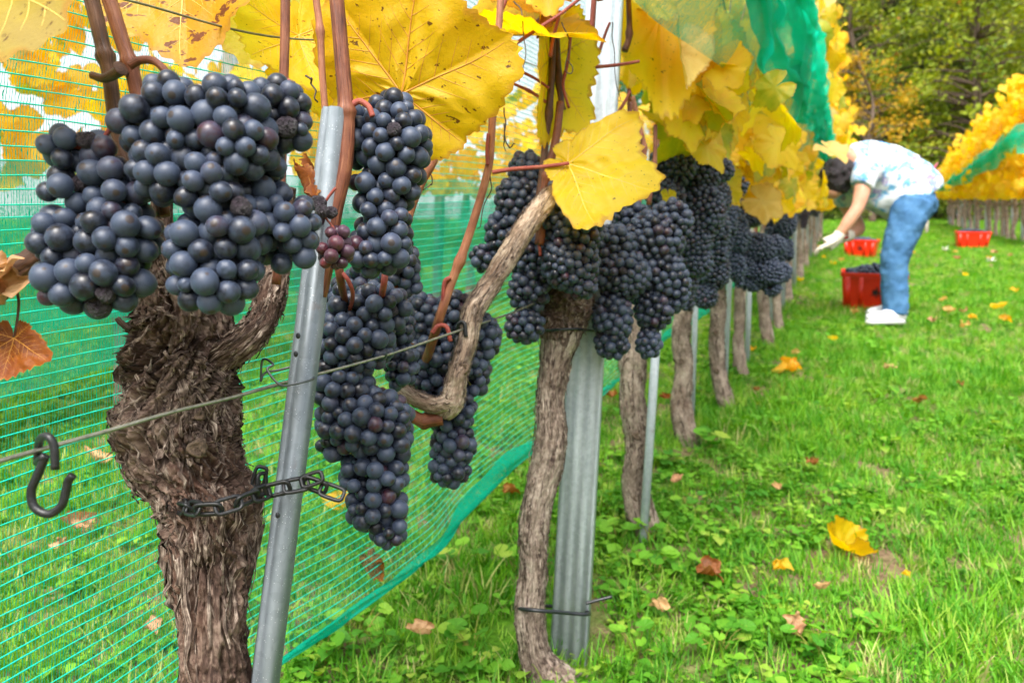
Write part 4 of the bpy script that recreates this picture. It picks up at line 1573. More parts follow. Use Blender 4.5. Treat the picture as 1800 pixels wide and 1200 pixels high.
for kk in range(9, NV, 2):
    Y = VY[kk] + .09
    x = float(rowX(Y, .05))
    z = float(gz(x, Y))
    t = thing('trellis_post', 'slim steel stake beside the %s vine' % ORD[kk - 1], 'post', (x, Y, z), PG)
    steel_post(t, steel_profile(.03, .022, .003, .007), (x, Y, z - .05), (x + .02, Y, z + 1.3), (1, -.4, 0), M['galv_pale'])

# ------------------------------------------------------------------ wires
def wire(name, label, pts, r, mat, n=160):
    p = spline(pts, n)
    v, f, uv = tube(p, r, 8, True, None, 10)
    return tag(obj(name, v, f, M[mat], None, True, uv), label, 'wire')


Yw_ = np.array([.30, .34, .385, .44, .484, .53, .58, .66, .73, .80, .863, 1.0, 1.3, 2, 3, 5, 8, 13])
hw = np.array([.605, .605, .604, .602, .601, .598, .596, .592, .590, .590, .590, .59, .6, .6, .6, .6, .6, .6])
wire('trellis_wire', 'thick bare wire crossing the gnarled trunk at knee height', net_point(Yw_, hw, 0.0), .00135, 'wire', 260)
Yw2 = np.array([.30, .42, .508, .64, .85, 1.10, 1.6, 2.4, 4, 8, 13])
wire('trellis_wire', 'thin dark wire running through the leaves above the grapes', net_point(Yw2, np.array([.87, .872, .876, .88, .92, .95, .955, .97, .98, .98, .98]), -0.05), .0009, 'wire_dull', 260)

# ------------------------------------------------------------------ canopy of the middle row
SEEN = {1: [], 2: []}
POOL = [('leaf_yellow', .56), ('leaf_gold', .20), ('leaf_green', .16), ('leaf_lime', .06), ('leaf_beige', .04), ('leaf_brown', .02)]


def pick_mat(rng, green=1.0, brown=1.0):
    w = np.array([p[1] * (3 if brown == 0 and p[0] == 'leaf_gold' else 1) * (green if p[0] in ('leaf_green', 'leaf_lime') else brown if p[0] == 'leaf_brown' else 1) for p in POOL])
    return M[POOL[rng.choice(len(POOL), p=w / w.sum())][0]]


def canopy(root, Y, n, h0, h1, Lmu, Lsd, rng, dY=.32, size=(.055, .095), green=1.0, brown=1.0, base=0.0, facing=(.35, -.8, .6)):
    for _ in range(n):
        y = Y + rng.uniform(-dY, dY)
        h = rng.uniform(h0, h1)
        L = rng.normal(Lmu, Lsd)
        P = net_point(y, h, L + base)
        copy_obj('leaf', LEAFS[rng.integers(len(LEAFS))], pick_mat(rng, green, brown), root, leaf_matrix(P, rng.uniform(*size), rng, facing))


def foliage(root, Y, n, h0, h1, Lmu, Lsd, rng, dY=.3, size=(.06, .1), base=0.0, mats='leaf_yellow', name='foliage'):
    mb = MB()
    E = []
    for _ in range(n):
        P = net_point(Y + rng.uniform(-dY, dY), rng.uniform(h0, h1), rng.normal(Lmu, Lsd) + base)
        v, f, uv, e = LEAFS_LOW[rng.integers(6)]
        mb.add(apply(leaf_matrix(P, rng.uniform(*size), rng), v), f, uv + rng.uniform(0, 40, 2))
        E.append(e)
    o = mb.build(name, M[mats], root, True, {'edge': np.concatenate(E)})
    o['kind'] = 'stuff'
    return o


rng = np.random.default_rng(77)
for k in range(3, NV):
    Y, r = VY[k], VINES[k]
    if Y < 7.0:
        n_in = 26 if Y < 2 else 30
        lo = .98 if Y < 2 else .86
        canopy(r, Y, n_in, lo, 1.7, -.02, .10, rng, green=2.2)                        # inside, under the gathered net
        canopy(r, Y, 34, .84 if Y < 2.4 else .72, 1.04, .15, .08, rng, size=(.042, .08), brown=.5)                 # the fringe below the net
        if Y > 3.6:
            canopy(r, Y, 26, 1.25, 2.35, .26, .09, rng, green=.5)
    else:
        foliage(r, Y, 110, .65, 2.3, .10, .15, rng)
        foliage(r, Y, 60, .75, 2.3, .20, .12, rng, mats='leaf_gold')

# shoots of the generic vines
for k in range(3, 9):
    Y, r = VY[k], VINES[k]
    for q in range(4):
        y = Y + rng.uniform(-.22, .22)
        pts = [net_point(Y, .55, 0), net_point((Y + y) / 2, .72, rng.normal(0, .03)), net_point(y, .95, rng.normal(0, .05)), net_point(y + rng.normal(0, .05), 1.5, rng.normal(0, .05))]
        cane(r, pts, .005, .0032, ('cane', 'cane_light', 'cane_dark')[q % 3], (.3, .45, .6, .75), 7, wob=.006, seed=k * 9 + q)

# ------------------------------------------------------------------ the net that hangs behind the middle row
nb = thing('bird_net', 'green bird net with fine cords hanging behind the front vines', 'net', net_point(.6, 0, -.25))
Yg = np.concatenate([np.linspace(.12, 3, 150), np.linspace(3.05, 13, 60)])
hg = np.linspace(.18, 1.75, 40)
YY, HH = np.meshgrid(Yg, hg, indexing='ij')


def net_L(Y, h):
    return -.25 - .02 * np.sin(Y * 3 + h * 2) + .012 * vnoise(np.stack([Y * 6, h * 5, 0 * Y], -1), 2)


def hem_h(Y):
    return .182 + .012 * np.sin(Y * 4.3 + 1) + .008 * np.sin(Y * 9 + .5)


HB = hem_h(YY) + (HH - .18) * (1.75 - hem_h(YY)) / 1.57
net_sheet('weave', nb, YY, HB, net_L(YY, HB), M['net'])
ck = 0
h = .195
crng = np.random.default_rng(15)
while h < 1.62:
    y = np.concatenate([np.linspace(.14, 2.2, 120), np.linspace(2.23, 7, 60)])
    hh = h + (hem_h(y) - .18) * max(0, 1 - (h - .18) / .5) + .0018 * np.sin(y * 7 + h * 5) + .0016 * vnoise(np.stack([y * 14, 0 * y + h * 37, 0 * y], -1), 4)
    p = net_point(y, hh, net_L(y, hh) + .002)
    v, f, uv = tube(p, .00064 * (1 + .15 * np.sin(np.arange(len(y)) * 2.1)), 5, False)
    obj('net_cord', v, f, M['cord'], nb, True, uv)
    h += .0115 * crng.uniform(.9, 1.1)
# the hem: a rope with a loose folded edge
y = np.linspace(.12, 9, 420)
hw_ = .010 + .034 * np.exp(-((y - 1.42) / .16) ** 2) + .028 * np.clip((y - 1.75) / .5, 0, 1) * (.75 + .5 * vnoise(np.stack([y * 2, 0 * y, 0 * y], -1), 8)) + .006 * np.sin(y * 13)
q = np.linspace(0, 1, 12)
YH, Q = np.meshgrid(y, q, indexing='ij')
wid = hw_[:, None] * np.ones((1, 12))
Hh = hem_h(YH) - .004 + wid * Q - .010 * np.sin(np.pi * Q) * np.sin(YH * 11)
Lh = net_L(YH, Hh) + .006 + wid * .45 * np.sin(np.pi * Q) + .004 * np.sin(YH * 40 + Q * 9)
net_sheet('hem', nb, YH, Hh, Lh, M['hem'])
p = net_point(y, hem_h(y) - .003, net_L(y, hem_h(y)) + .005)
v, f, uv = tube(p, .0022, 6)
obj('hem_rope', v, f, M['cord'], nb, True, uv)

# ------------------------------------------------------------------ the net gathered up above the fruit on the near side
n2t = thing('bird_net', 'green bird net gathered up over the leaves of the middle row', 'net', net_point(2.0, 0.9, .25))
Yg = np.concatenate([np.linspace(.55, 4, 150), np.linspace(4.05, 13, 90)])
q = np.linspace(0, 1, 46)
YY, Q = np.meshgrid(Yg, q, indexing='ij')
Hn = .97 + .66 * Q + .03 * np.sin(YY * 2.2)
Ln = .17 + .14 * np.sin(np.pi * np.clip(Q * .9 + .05, 0, 1)) + .025 * np.sin(YY * 5 + Q * 7) + .03 * vnoise(np.stack([YY * 3, Q * 3, 0 * Q], -1), 6)
net_sheet('weave', n2t, YY, Hn, Ln, M['net_mid'])
for kk, (h0, wd, off, sd) in enumerate([(1.13, .11, .02, 3), (1.19, .06, .045, 5), (1.08, .05, .03, 8), (1.5, .09, .015, 9)]):
    q = np.linspace(0, 1, 16)
    YH, Q = np.meshgrid(Yg, q, indexing='ij')
    hh = h0 + .05 * vnoise(np.stack([YH * 1.6, 0 * Q, 0 * Q + sd], -1), sd) + wd * Q * (1 + .3 * np.sin(YH * 3 + sd)) + .01 * np.sin(Q * 14)
    ll = .17 + .14 * np.sin(np.pi * np.clip((hh - .97) / .66, 0, 1)) + off + .022 * np.sin(Q * 9 + YH * 4 + sd) + .015 * vnoise(np.stack([YH * 8, Q * 3, 0 * Q], -1), sd)
    net_sheet('fold', n2t, YH, hh, ll, M['net_dense'])

# ------------------------------------------------------------------ the row to the left, seen through the net
LB = -2.15
rng = np.random.default_rng(91)
Y = 1.15
k = 0
while Y < 11:
    x = float(rowX(Y, LB))
    z = float(gz(x, Y))
    r = thing('grape_vine', '%s vine of the left row behind the net' % ORD[k], 'vine', (x, Y, z), 'vines of the left row')
    pp = [np.array([x, Y, z - .03])] + [np.array([x + rng.uniform(-.03, .03), Y, z + h]) for h in (.2, .42, .62, .85)]
    bark_stem('trunk', pp, [.04, .03, .03, .034, .012], M['bark_far'], r, 22, 14, 140 + k, 0.15, 0.1, 3)
    if Y < 6:
        canopy(r, Y, 52, .8, 1.35, .0, .12, rng, dY=.42, size=(.06, .1), base=LB, facing=(.3, -.8, .4), green=.5, brown=0)
        canopy(r, Y, 26, 1.3, 1.9, .0, .12, rng, dY=.42, size=(.06, .1), base=LB, facing=(.3, -.8, .4), green=.5, brown=0)
    else:
        foliage(r, Y, 110, .75, 1.9, 0, .14, rng, dY=.42, base=LB, mats=('leaf_yellow', 'leaf_gold')[k % 2])
    if k % 2 == 0:
        Yp = Y + .35
        xp = float(rowX(Yp, LB + .03))
        zp = float(gz(xp, Yp))
        t = thing('trellis_post', 'steel post behind the net, %s of the left row' % ORD[k // 2], 'post', (xp, Yp, zp), 'steel posts of the left row')
        steel_post(t, steel_profile(.055, .04, .003, .012), (xp, Yp, zp - .1), (xp + .05, Yp, zp + 1.75), (1, -.4, 0), M['galv_pale'])
    Y += rng.uniform(.72, .85)
    k += 1
nl = thing('bird_net', 'green bird net folded along the foot of the left row', 'net', net_point(2.3, 0, LB + .2))
Yg = np.linspace(.6, 11, 160)
q = np.linspace(0, 1, 24)
YY, Q = np.meshgrid(Yg, q, indexing='ij')
Hn = .17 + .68 * Q + .02 * np.sin(YY * 3)
Ln = LB + .17 + .03 * np.sin(YY * 4 + Q * 3) + .03 * vnoise(np.stack([YY * 3, Q * 4, 0 * Q], -1), 16)
net_sheet('weave', nl, YY, Hn, Ln, M['net_mid'])
net_sheet('fold', nl, YY, Hn * .55 + .25, Ln + .03, M['net_mid'])

# ------------------------------------------------------------------ the row to the right
RB = 3.44
rng = np.random.default_rng(92)
Y = 11.2
k = 0
while Y < 21.5:
    x = float(rowX(Y, RB + rng.uniform(-.06, .06)))
    z = float(gz(x, Y))
    r = thing('grape_vine', '%s vine from the right edge in the right row' % ORD[k], 'vine', (x, Y, z), 'vines of the right row')
    pp = [np.array([x, Y, z - .03])] + [np.array([x + rng.uniform(-.04, .04), Y, z + h]) for h in (.2, .42, .62, .85)]
    bark_stem('trunk', pp, [.05, .035, .036, .04, .012], M['bark_far'], r, 20, 12, 180 + k, 0.15, 0.1, 3)
    top = 2.62 - max(0, (Y - 12)) * .125
    foliage(r, Y, 170, .80, top, .02, .17, rng, dY=.36, size=(.07, .11), base=RB)
    foliage(r, Y, 60, .80, top + .08, -.05, .17, rng, dY=.36, size=(.07, .11), base=RB, mats='leaf_yellow')
    v, f, uv = tube(spline([net_point(Y - .3, .62, RB), net_point(Y, .68, RB), net_point(Y + .3, .63, RB)], 8), .022, 7)
    obj('arm', v, f, M['bark_far'], r, True, uv)
    t = thing('trellis_post', 'pale stake beside the %s vine of the right row' % ORD[k], 'post', (x + .1, Y + .2, z), 'stakes of the right row')
    steel_post(t, steel_profile(.045, .03, .003, .01), (x + .1, Y + .2, z - .06), (x + .12, Y + .2, z + 1.2), (1, -.4, 0), M['galv_pale'])
    Y += rng.uniform(.48, .62)
    k += 1
nr = thing('bird_net', 'green bird net swept along the flank of the right row', 'net', net_point(12, 1.4, RB - .3))
Yg = np.linspace(10.2, 20.5, 80)
q = np.linspace(0, 1, 14)
YY, Q = np.meshgrid(Yg, q, indexing='ij')
c = np.interp(Yg, [10.2, 12, 14, 17, 20.5], [1.66, 1.60, 1.42, 1.2, .95])[:, None]
wd = np.interp(Yg, [10.2, 12, 14, 17, 20.5], [.46, .42, .40, .34, .12])[:, None]
Hn = c + wd * (Q - .5) + .04 * np.sin(YY * 2.3)
Ln = RB - .34 - .08 * np.sin(np.pi * Q) + .03 * np.sin(YY * 5 + Q * 6)
net_sheet('weave', nr, YY, Hn, Ln, M['net_dense'])
net_sheet('fold', nr, YY, Hn * .4 + c * .6, Ln - .04, M['net_dense'])

# ------------------------------------------------------------------ canes, stalks and leaves of the two front vines
def px_r(w, Y):
    return w / 2 / FPX * Y


cane(v1, P3([(140, -70), (160, -5), (178, 70), (192, 130), (204, 220), (222, 300), (262, 420)], .475), px_r(27, .475), px_r(24, .475), 'cane_dark', (.42,), 14)
cane(v1, P3([(165, -70), (192, 0), (214, 70), (232, 125), (247, 190), (270, 270), (288, 380)], .465), px_r(26, .465), px_r(24, .465), 'cane', (.46,), 14)
cane(v1, P3([(160, 132, 0), (182, 138), (205, 128, -.005), (214, 120, -.008)], .465), px_r(13, .46), px_r(22, .46), 'cane_dark', (.95,), 9, name='spur')
cane(v1, P3([(228, 116), (248, 106), (275, 110), (300, 140), (306, 175)], .455), px_r(15, .455), px_r(13, .455), 'cane', (), 10, name='bunch_stalk')
cane(v1, P3([(502, -60), (501, 60), (498, 170), (496, 260), (492, 400), (486, 500)], .53), px_r(17, .53), px_r(16, .53), 'cane', (.55,), 12)
cane(v1, P3([(488, 150), (500, 152), (514, 150), (520, 148)], .52), px_r(8, .52), px_r(11, .52), 'cane_dark', (), 8, name='spur')
cane(v1, P3([(586, -70), (592, 0), (600, 90), (607, 175), (610, 230), (604, 300), (588, 370), (575, 450), (560, 520)], .575), px_r(25, .575), px_r(30, .575), 'cane', (.42,), 14)
cane(v1, P3([(552, -50), (556, 0), (563, 55), (566, 120), (572, 200)], .62), px_r(13, .62), px_r(12, .62), 'cane_light', (.5,), 9)
cane(v1, P3([(618, 185), (632, 178), (648, 188), (655, 205)], .575), px_r(12, .575), px_r(10, .575), 'petiole', (), 8, name='bunch_stalk')
cane(v1, P3([(594, 455, -.01), (600, 500), (612, 550, .06)], .68), px_r(18, .63), px_r(12, .63), 'cane', (), 10, name='bunch_stalk')
cane(v1, P3([(678, 470), (674, 505), (666, 545, .06)], .69), px_r(13, .66), px_r(11, .66), 'petiole', (), 8, name='bunch_stalk')
cane(v1, P3([(600, 478), (613, 495), (620, 520, .01), (612, 555, .05)], .672), px_r(9, .63), px_r(7, .63), 'petiole', (), 8, name='bunch_stalk')
cane(v2, P3([(800, 60), (784, 190), (765, 275), (742, 320), (722, 370), (705, 440), (690, 520)], .80), px_r(14, .8), px_r(15, .8), 'cane_light', (.2,), 10)
cane(v2, P3([(884, -60), (876, 60), (868, 160), (862, 270), (855, 310), (838, 370), (815, 440), (792, 500), (772, 560), (755, 615, .04), (742, 650, .1)], .84), px_r(12, .84), px_r(18, .84), 'cane_light', (.22, .63), 11)
cane(v2, P3([(858, 235), (856, 265), (857, 290)], .835), px_r(6, .84), px_r(7, .84), 'petiole', (), 7, name='petiole')
cane(v2, P3([(792, 488), (782, 495), (779, 520), (780, 545)], .835), px_r(9, .84), px_r(7, .84), 'petiole', (), 7, name='bunch_stalk')
cane(v2, P3([(760, 585), (770, 573), (785, 575), (792, 600)], .835), px_r(9, .84), px_r(8, .84), 'petiole', (), 7, name='bunch_stalk')
# the stubby dry cane at the left edge
od, gd, nd_ = bark_stem('dry_cane', P3([(-120, 590), (-40, 528), (10, 490), (60, 458), (110, 425)], .47), [px_r(w, .47) for w in (40, 50, 52, 46, 40)], M['cane_dark'], v1, 60, 40, 51, .12, .10, 2.5)
for kk, (a, b, n_) in enumerate([((-10, 520), (70, 450), (-.2, -.7, .6)), ((10, 500), (75, 490), (0, -1, 0))]):
    lf = Leaf(600 + kk, cup=.3, wave=.2, roll=1.6, teeth=7, lobe=.2, quilt=0, crumple=.2)
    v, f, uv, e = lf.geom(8, 50)
    obj('peeling_skin', apply(basis(W(*a, .455), W(*b, .452), n_), v), f, M['leaf_tan'], v1, True, uv, {'edge': e})
cane(v1, P3([(28, 505), (33, 530), (30, 565), (24, 592)], .46), px_r(5, .46), px_r(4, .46), 'cane_dark', (), 7, name='petiole')
# canes that rise from the second vine
for kk, (pts, w, mt, dy) in enumerate([
        ([(975, -40), (972, 60), (968, 160), (960, 240), (954, 300), (948, 350)], 14, 'cane_dark', -.10),
        ([(985, 180), (978, 240), (966, 290), (958, 330), (952, 390), (948, 430)], 17, 'cane', -.11),
        ([(978, 30), (980, 100), (986, 180), (990, 195)], 13, 'cane_dark', -.09),
        ([(1046, -30), (1040, 60), (1034, 130), (1028, 190)], 13, 'petiole', -.02),
        ([(1104, -20), (1106, 60), (1098, 90)], 14, 'cane', .12),
        ([(1112, 170), (1122, 215), (1132, 260), (1128, 300), (1120, 380)], 13, 'cane_light', .16),
        ([(1110, 180), (1104, 230), (1098, 290), (1092, 350)], 11, 'cane', .14),
        ([(1152, 220), (1150, 290), (1140, 360)], 11, 'cane', .2),
        ([(940, 380), (930, 440), (925, 520)], 16, 'cane_light', -.06),
        ([(885, 140), (930, 160), (960, 180)], 6, 'petiole', -.1),
        ([(1000, 190), (990, 150), (998, 110), (1003, 60)], 6, 'petiole', -.1)]):
    cane(v2, P3([(a, b, dy) for a, b in pts], Y2), px_r(w * .8, 1.05), px_r(w, 1.05), mt, (.5,), 9)
PET = [([(905, 78), (950, 48), (985, 25), (1022, -4)], .92, 7), ([(865, 303), (905, 297), (955, 293), (1000, 287)], .98, 8), ([(970, 300), (985, 295), (1002, 289)], .99, 6), ([(1038, 118), (1060, 117), (1095, 113), (1124, 108)], 1.08, 7),
       ([(967, 100), (972, 70), (985, 20)], .95, 7), ([(900, 118), (940, 138), (965, 155)], 1.0, 6), ([(1085, 200), (1098, 180), (1108, 160)], 1.25, 6), ([(875, 30), (885, 10), (892, -10)], .9, 9), ([(948, 360), (946, 410), (950, 450)], 1.02, 7),
       ([(1052, 96), (1064, 60), (1072, 40)], 1.1, 6), ([(970, 305), (990, 302), (1004, 315), (1010, 330)], 1.0, 7), ([(1090, 250), (1110, 248), (1130, 236)], 1.28, 5)]
for pts, Y, w in PET:
    cane(v2, P3(pts, Y), px_r(w, Y), px_r(w * .8, Y), 'petiole', (), 8, name='petiole')
TEN = [([(905, 0), (918, 25), (922, 60), (921, 110), (915, 145)], .90), ([(860, 305), (865, 330), (850, 360), (845, 395), (838, 405)], .84), ([(990, 40), (1000, 80), (995, 120), (1004, 130), (1008, 115), (998, 108)], .93),
       ([(887, 220), (886, 240), (892, 255), (902, 256), (903, 252)], .8), ([(1075, 40), (1080, 90), (1084, 150), (1090, 175)], 1.1), ([(540, 130), (548, 150), (560, 180)], .6), ([(885, 190), (888, 215), (884, 245), (886, 266)], .8), ([(758, 300), (762, 320), (750, 332), (742, 330)], .8)]
for kk, (pts, Y) in enumerate(TEN):
    cane(v2 if pts[0][0] > 700 else v1, P3(pts, Y), .0009, .0006, 'tendril', (), 6, n=40, name='tendril', wob=.002, seed=kk)

F = (0, -1, .12)
show_leaf(v1, W(-75, -55, .44), W(118, 78, .40), (.1, -1, -.15), 'leaf_pale', Leaf(1, cup=.05, fold=.15, wave=.10, roll=.3, lobe=1.3), veinmat='vein_pale', label='pale yellow leaf cut by the upper left corner')
show_leaf(v1, W(322, -62, .60), W(345, 140, .585), (-.1, -1, .25), 'leaf_spotted', Leaf(2, cup=.12, fold=.06, wave=.10, lobe=.5, tooth=.05, quilt=.035), veinmat='vein_pale', label='golden leaf with rust red blotches')
show_leaf(v1, W(490, -95, .82), W(440, 135, .80), (.15, -1, .2), 'leaf_lime', Leaf(3, cup=.08, fold=.05, wave=.10, lobe=.6, quilt=.04, tooth=.05), veinmat='vein_pale', label='large lime yellow leaf behind the grapes')
show_leaf(v1, W(705, 165, .66), W(772, -130, .61), (-.05, -1, .05), 'leaf_big', Leaf(14, cup=-.08, fold=-.05, wave=.06, lobe=.25, quilt=.045, teeth=58, tooth=.045, crumple=.025, basal=.62), 34, 320, 'vein_red', .010, label='largest yellow leaf with red veins beside the short post')
show_leaf(v1, W(800, 118, .78), W(795, 246, .77), F, 'leaf_yellow', Leaf(5, cup=.1, wave=.12, lobe=.5))
show_leaf(v1, W(525, 62, .74), W(548, 205, .73), (.5, -1, .1), 'leaf_yellow', Leaf(6, cup=.3, fold=.2, wave=.15, lobe=.4))
show_leaf(v1, W(570, 108, .76), W(574, 235, .75), (.3, -1, .1), 'leaf_yellow', Leaf(26, cup=.2, fold=.1, wave=.15, lobe=.6))
show_leaf(v2, W(965, 105, 1.04), W(938, 288, 1.02), (.8, -.75, .1), 'leaf_yellow', Leaf(7, cup=.1, fold=.2, wave=.10, lobe=.6), wx=.5)
show_leaf(v2, W(900, 62, .99), W(1096, 66, .97), (0, -.5, .9), 'leaf_yellow', Leaf(8, cup=.2, fold=.15, wave=.14, droop=.5, lobe=.8))
show_leaf(v2, W(950, -75, .95), W(968, 42, .93), F, 'leaf_gold', Leaf(9, cup=.2, wave=.15, lobe=.8))
show_leaf(v2, W(905, -60, 1.0), W(930, 55, .98), (.3, -1, .2), 'leaf_yellow', Leaf(19, cup=.2, wave=.15, lobe=.8))
show_leaf(v2, W(1045, -45, 1.05), W(1050, 42, 1.02), (0, -1, .2), 'leaf_orange', Leaf(10, cup=.5, fold=.3, wave=.25, roll=1.3, crumple=.14, lobe=1.2), veinmat=None, label='curled rust brown leaf at the top of the wide post')
show_leaf(v2, W(955, 40, 1.0), W(935, 82, .99), (.2, -1, .1), 'leaf_brown', Leaf(11, cup=.5, fold=.4, wave=.2, roll=1.6, crumple=.12), veinmat=None)
show_leaf(v2, W(1000, 287, .985), W(1160, 332, .955), (.08, -1, .28), 'leaf_yellow', Leaf(12, cup=.10, fold=.10, wave=.07, lobe=.95, teeth=42, asym=.05, droop=.12, basal=.35, tooth=.06, quilt=.035, crumple=.03), 34, 260, 'vein_pale', .008, label='bright yellow leaf hanging in front of the wide post')
v3 = VINES[3]
for kk, (a, b, Y, mt, n_, fold) in enumerate([
        ((1160, 30), (1168, 240), 1.34, 'leaf_gold', (.1, -1, .1), .12), ((1196, 90), (1205, 168), 1.30, 'leaf_beige', (.6, -1, .1), .4), ((1112, -55), (1188, 66), 1.25, 'leaf_yellow', (.2, -1, .4), .1), ((1110, 75), (1104, 165), 1.42, 'leaf_yellow', F, .1),
        ((1228, 80), (1240, 200), 1.50, 'leaf_yellow', (.4, -1, .1), .2), ((1256, 110), (1268, 228), 1.62, 'leaf_green', (.6, -1, .1), .3), ((1275, 120), (1308, 200), 1.66, 'leaf_yellow', (.6, -1, .2), .3), ((1180, 20), (1196, 70), 1.4, 'leaf_tan', (.3, -1, .1), .5),
        ((1285, 190), (1300, 240), 1.75, 'leaf_yellow', (.4, -1, .2), .2), ((1240, 215), (1282, 288), 1.75, 'leaf_green', (.3, -1, .2), .1), ((1275, 320), (1270, 378), 1.95, 'leaf_lime', (.2, -1, .1), .1), ((1330, 190), (1365, 250), 2.2, 'leaf_beige', (.8, -1, .2), .3),
        ((1345, 250), (1395, 300), 2.5, 'leaf_gold', (.4, -1, .3), .2), ((1330, 330), (1385, 360), 2.6, 'leaf_yellow', (.2, -.7, .7), .1), ((1392, 340), (1405, 378), 3.1, 'leaf_yellow', (.2, -1, .3), .1), ((1175, 345), (1178, 366), 1.5, 'leaf_lime', F, 0),
        ((1310, 240), (1330, 310), 2.2, 'leaf_gold', (.4, -1, .2), .1), ((1140, -60), (1150, 30), 1.4, 'leaf_yellow', F, .2), ((1215, 10), (1222, 60), 1.55, 'leaf_beige', (.4, -1, .2), .3)]):
    show_leaf(v3, W(*a, Y), W(*b, Y - .02), n_, mt, Leaf(400 + kk, cup=.15, fold=fold, wave=.12, lobe=.55 + .4 * random.random(), droop=.2), 14, 150, None, wx=.54)
# withered leaf on its stalk at the left edge
dl = show_leaf(v1, W(22, 592, .46), W(18, 694, .455), (.1, -1, .15), 'leaf_orange', Leaf(15, cup=.25, fold=.12, wave=.14, lobe=.4, crumple=.05, teeth=34, basal=.45), veinmat='vein_red', label='withered orange brown leaf dangling at the left edge')
# a rolled brown leaf between the arm and the long bunch
show_leaf(v2, W(700, 635, .86), W(690, 700, .85), (.3, -1, 0), 'leaf_orange', Leaf(16, cup=.4, fold=.5, roll=2.2, wave=.2, crumple=.15), veinmat=None)
show_leaf(v1, W(545, 335, .59), W(572, 400, .58), (.3, -1, .1), 'leaf_orange', Leaf(17, cup=.4, fold=.5, roll=1.5, wave=.2, crumple=.12), veinmat=None)

# ------------------------------------------------------------------ bunches of grapes
bunch('large dusty blue grape bunch hanging left of the gnarled trunk', [(115, 262, 44, 44), (168, 258, 36, 34), (130, 330, 58, 52), (205, 330, 62, 56), (110, 420, 52, 60), (212, 410, 72, 66), (120, 495, 58, 52), (195, 488, 68, 62), (170, 520, 62, 38)], .435, 51, 101, hi=True, stem=[(200, 215), (215, 190)], rais=.03)
bunch('biggest grape bunch covering the neck of the gnarled vine', [(252, 215, 54, 56), (300, 172, 58, 42), (330, 240, 74, 66), (298, 300, 70, 62), (400, 192, 72, 56), (420, 250, 68, 70), (372, 330, 74, 72), (402, 400, 62, 70), (345, 440, 52, 70), (372, 500, 72, 52), (412, 480, 48, 50)], .43, 50, 102, hi=True, stem=[(306, 175), (300, 145)], rais=.04)
bunch('grape bunch touching the left side of the short post', [(488, 185, 56, 48), (508, 228, 42, 40), (455, 300, 50, 60), (470, 370, 52, 60), (505, 395, 58, 60), (480, 435, 52, 45), (532, 430, 30, 36)], .455, 44, 103, hi=True, stem=[(500, 150), (510, 140)], rais=.03)
bunch('small cluster of shrunken reddish grapes beside the short post', [(588, 445, 36, 32), (566, 372, 26, 26), (595, 415, 26, 26)], .55, 32, 105, 'grape_red', hi=True, stem=[(575, 350), (590, 330)], rais=.35, dent=.5)
bunch('grape bunch hanging right of the top of the short post', [(690, 192, 42, 34), (630, 240, 46, 56), (692, 252, 68, 72), (702, 312, 42, 60), (660, 335, 48, 48), (672, 385, 52, 52), (660, 440, 52, 50), (692, 425, 34, 52)], .605, 36.5, 104, hi=True, stem=[(650, 200), (625, 180)])
bunch('long conical grape bunch right of the short post', [(600, 530, 46, 42), (662, 542, 60, 48), (622, 600, 74, 62), (602, 680, 54, 72), (642, 740, 88, 62), (684, 762, 42, 62), (592, 770, 40, 40), (657, 830, 62, 52), (662, 890, 55, 46), (682, 930, 38, 34)], .725, 32.5, 106, hi=True, stem=[(610, 540), (604, 500)], rais=.01)
bunch('grape bunch tucked behind the upper bunch near the net', [(640, 490, 34, 28), (702, 465, 38, 50), (722, 500, 24, 24), (690, 570, 40, 50), (705, 640, 30, 50)], .80, 27, 107, stem=[(690, 430)])
bunch('grape bunch in the crook of the bowed arm', [(740, 560, 42, 48), (800, 560, 52, 48), (850, 592, 32, 42), (762, 620, 54, 52), (822, 650, 40, 62), (762, 676, 52, 40)], .935, 25.5, 108, stem=[(790, 600), (785, 575)])
bunch('narrow grape bunch hanging lowest under the bowed arm', [(796, 725, 44, 46), (796, 782, 42, 42), (791, 826, 38, 31)], .915, 26, 109, stem=[(790, 700)])
bunch('slim grape bunch left of the second vine under the red stalk', [(925, 300, 32, 34), (912, 350, 44, 42), (892, 410, 42, 42), (852, 452, 27, 27)], 1.06, 20.5, 110, stem=[(945, 295)])
bunch('grape bunch hanging down left of the second trunk', [(932, 450, 40, 42), (930, 510, 38, 42), (921, 572, 36, 33)], 1.07, 20.5, 111, stem=[(940, 420)])
bunch('grape bunch under the hanging yellow leaf on the second vine', [(985, 340, 32, 28), (982, 382, 38, 42), (1012, 402, 48, 56), (1002, 462, 52, 52), (1022, 500, 30, 27)], 1.03, 20.5, 112, stem=[(970, 320)])
bunch('long grape bunch hanging before the wide corrugated post', [(1080, 432, 42, 38), (1092, 482, 52, 48), (1076, 560, 36, 52), (1076, 602, 32, 31)], 1.13, 19.5, 113, stem=[(1090, 400)])
bunch('grape bunch hanging in front of the third trunk', [(1150, 422, 54, 54), (1180, 392, 38, 44), (1162, 482, 46, 48), (1150, 542, 36, 42), (1140, 602, 23, 30), (1186, 502, 28, 48)], 1.17, 19, 114, stem=[(1150, 380)])
bunch('broad grape bunch below the golden leaf of the third vine', [(1192, 238, 32, 30), (1182, 290, 42, 42), (1170, 350, 34, 42), (1160, 380, 30, 30)], 1.62, 13, 115, stem=[(1195, 215)])
bunch('grape bunch right of the broad bunch with a side wing', [(1230, 302, 40, 42), (1266, 300, 25, 22), (1232, 372, 42, 52), (1215, 420, 38, 40), (1225, 460, 28, 28)], 1.68, 12.5, 116, stem=[(1230, 260)])
